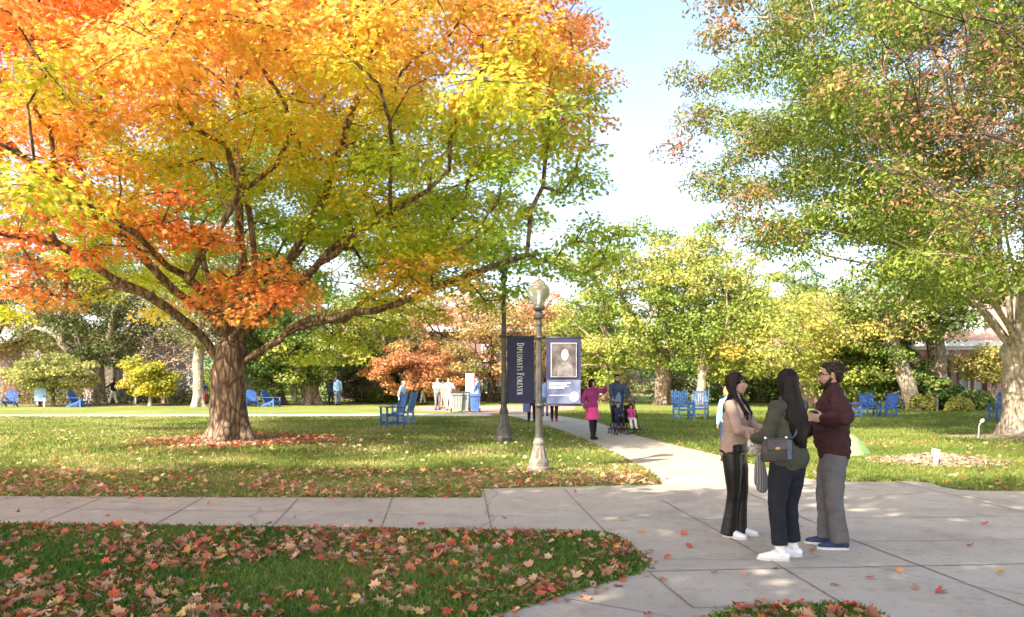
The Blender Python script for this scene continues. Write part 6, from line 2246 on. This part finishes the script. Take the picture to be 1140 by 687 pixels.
far('leafy_tree', 'tree on a tall slim pale trunk just left of the great maple trunk', 221, 46, zt(240, 46), zt(378, 46), 120, .30, OLIVE[1:], M['bark_pale'], 72, 159, 70, 0.202, 225, 4.6)
far('leafy_tree', 'dull green tree standing behind the left brick building', 215, 80, zt(330, 80), zt(425, 80), 150, .3, [(.2, .2, .08), (.34, .28, .13), (.42, .33, .18)], M['bark_dark'], 73, 130, 60, 0.286, None, 3, shell=.3)
far('maple_tree', 'yellow-green tree behind the banners at the end of the walk', 655, 60, zt(340, 60), zt(440, 60), 110, .3, YG, M['bark_dark'], 74, 217, 70, 0.218, None, 2)
far('leafy_tree', 'tall olive tree behind the great maple crown', 300, 64, zt(240, 64), zt(400, 64), 190, .4, OLIVE, M['bark_dark'], 76, 159, 90, 0.252, None, 3)


for i, (px, top_) in enumerate(((-60, 372), (70, 366), (150, 378), (268, 360), (385, 366), (470, 372), (690, 376), (745, 384), (800, 378), (880, 366), (960, 372), (1180, 360))):
    far('leafy_tree', 'hazy green tree of the distant row behind the buildings', px, 96 + (i % 3) * 5, zt(top_, 98), 1.2, 165, .3, GRN if i % 3 else OLIVE, M['bark_dark'], 300 + i, 95, 60, .42, None, 2.0, group='distant trees behind the buildings', mind=1.4, crad=(1.2, 2.0))


# ------------------------------------------------------------------ shrubs
def shrub(label, px, d, w, h, cols, seed, n=26, per=110, size=.15, name='shrub', group=None, flat=.8):
    rs = np.random.RandomState(seed)
    x = W(px, d)
    root = thing(name, label, 'shrub', (x, d, 0), 0, group)
    sk = Skel(rs)
    sk.path(None, [(0, 0, 0), (0, 0, h * .25)], .1, .01)
    cl = clump_cloud(rs, (0, 0, h * .55), (w / 2, w * .36, h * .5), n, min(w, h) * .14, .35, lambda p: p[2] > .06, .2, seed)
    sk.grow(cl, .2, .3, .03)
    sk.build('stem', M['bark_dark'], root, .05, .4, .008, .2, 0)
    R = rs.uniform(.13, .24, len(cl)) * max(w, h)
    P, Nn, idx = leaves_for(cl, R, np.full(len(cl), per), rs, flat, .5, .8, .8)
    P[:, 2] = np.maximum(P[:, 2], .03)
    cols = np.array(cols)
    c = jitter(cols[rs.choice(len(cols), len(cl))][idx], rs, .2, .06)
    leaf_mesh('foliage', P, Nn, size * rs.uniform(.6, 1.3, len(P)), c, TUFT, M['leaf_green'], root, rs)


shrub('low grey-green shrub at the left end of the planting bed by the entrance', 1000, 41.5, 3.4, 1.1, [(.14, .2, .08), (.2, .25, .1)], 81)
shrub('rounded dark green shrub before the mottled trunk by the entrance', 1040, 41, 1.8, 1.9, DARK[1:], 82)
shrub('light green mounded shrub in the middle of the entrance bed', 1052, 40, 1.6, 1.5, GRN, 83)
shrub('low yellow-green shrub between the two trunks by the entrance', 1027, 40.2, 1.5, .8, YG[1:], 84)
shrub('spreading green shrub below the small golden tree', 1088, 40.5, 3.0, .8, GRN[1:], 85)
shrub('small bright yellow-green shrub at the front of the entrance bed', 1067, 39, 1.3, .65, YG[2:], 86)
shrub('tall olive shrub behind the man in the maroon sweater', 965, 45, 3.0, 2.0, YG[:3], 87)
shrub('dense green shrub behind the woman in the tan top', 872, 53, 4.2, 2.0, GRN, 88)
shrub('olive shrub left of the slim pale trunk by the blue chairs', 757, 55, 4.0, 1.8, OLIVE, 89)
shrub('green shrub behind the pair of blue chairs', 812, 54, 4.6, 1.8, GRN, 90)
shrub('pinkish flowering shrub past the man pushing the stroller', 700, 56, 5.4, 2.0, [(.46, .30, .22), (.30, .26, .12), (.5, .42, .32)], 91)
shrub('yellow shrub between the banner and the walking family', 660, 58, 4.0, 3.0, YG[1:], 92)
shrub('green clipped shrub below the window with the pale frame', 425, 54, 2.6, 1.0, GRN, 93)
shrub('reddish shrub behind the walking couple', 404, 59, 3.4, 2.2, [(.30, .16, .10), (.36, .22, .13)], 94)
shrub('low olive shrub at the foot of the left brick wall', 70, 52, 9.0, .8, OLIVE, 95, 40)
shrub('low olive shrub under the bare pale tree', 195, 54, 8.0, .8, OLIVE, 96, 40)
shrub('tall green shrub between the two trunks behind the great maple', 330, 56, 5.0, 3.2, GRN[1:], 97)
shrub('green shrub at the left of the great maple trunk behind the red walker', 240, 50, 2.6, 2.6, YG[:3], 98)
shrub('olive shrub beside the bins by the brick building', 570, 60, 6.0, 1.0, OLIVE, 99)
shrub('low green shrub in front of the far right brick wall', 1140, 42, 3.0, 1.0, GRN, 100)
shrub('olive shrub behind the blue chairs left of the grey trunk', 285, 56, 6.0, 2.4, OLIVE[1:], 101)
shrub('olive shrub on the right of the orange tree', 490, 60, 7.0, 1.2, OLIVE, 102)
shrub('green shrub below the yellow maple behind the three people', 925, 52, 6.0, 2.2, GRN, 103)
# ================================================================== camera, sky, sun
cam = bpy.data.cameras.new('camera')
co = bpy.data.objects.new('camera', cam); COL.objects.link(co)
co.location = (0, 0, EYE); co.rotation_euler = (PI / 2, 0, 0)
cam.sensor_width = 36; cam.lens = F / 1140 * 36
cam.shift_y = (HY - 343.5) / 1140
cam.clip_start = .05; cam.clip_end = 3000
cam.dof.use_dof = True; cam.dof.focus_distance = 7.6; cam.dof.aperture_fstop = 3.2
SC.camera = co

SUND = Vector((-.66, -.70, 0)).normalized()
EL = R_(38)
to_sun = Vector((SUND.x * math.cos(EL), SUND.y * math.cos(EL), math.sin(EL)))
w = bpy.data.worlds.new('World'); SC.world = w; w.use_nodes = True
nt = w.node_tree
sk = nt.nodes.new('ShaderNodeTexSky'); sk.sky_type = 'NISHITA'; sk.sun_disc = False
sk.sun_elevation = EL; sk.sun_rotation = math.atan2(to_sun.x, to_sun.y)
sk.air_density = 1.0; sk.dust_density = 2.2; sk.ozone_density = 2.0; sk.altitude = 100
bg = nt.nodes['Background']; mt = nt.nodes.new('ShaderNodeMixRGB'); mt.blend_type = 'MULTIPLY'; mt.inputs[0].default_value = 1; mt.inputs[2].default_value = (1.06, .975, .93, 1)
nt.links.new(sk.outputs[0], mt.inputs[1]); nt.links.new(mt.outputs[0], bg.inputs[0]); bg.inputs[1].default_value = .15
sl = bpy.data.lights.new('sun', 'SUN'); sl.energy = 3.5; sl.angle = R_(.53); sl.color = (1, .93, .82)
so = bpy.data.objects.new('sun', sl); COL.objects.link(so)
so.rotation_euler = to_sun.to_track_quat('Z', 'Y').to_euler(); so.location = (-20, -20, 30)
vs = SC.view_settings
vs.view_transform = 'Standard'; vs.look = 'None'; vs.gamma = 1; vs.use_curve_mapping = False
vs.exposure = 1.86
try:
    vs.use_white_balance = True; vs.white_balance_temperature = 6850; vs.white_balance_tint = 11
except Exception:
    pass
SC.cycles.max_bounces = 6; SC.cycles.transparent_max_bounces = 8
SC.cycles.diffuse_bounces = 3; SC.cycles.transmission_bounces = 5
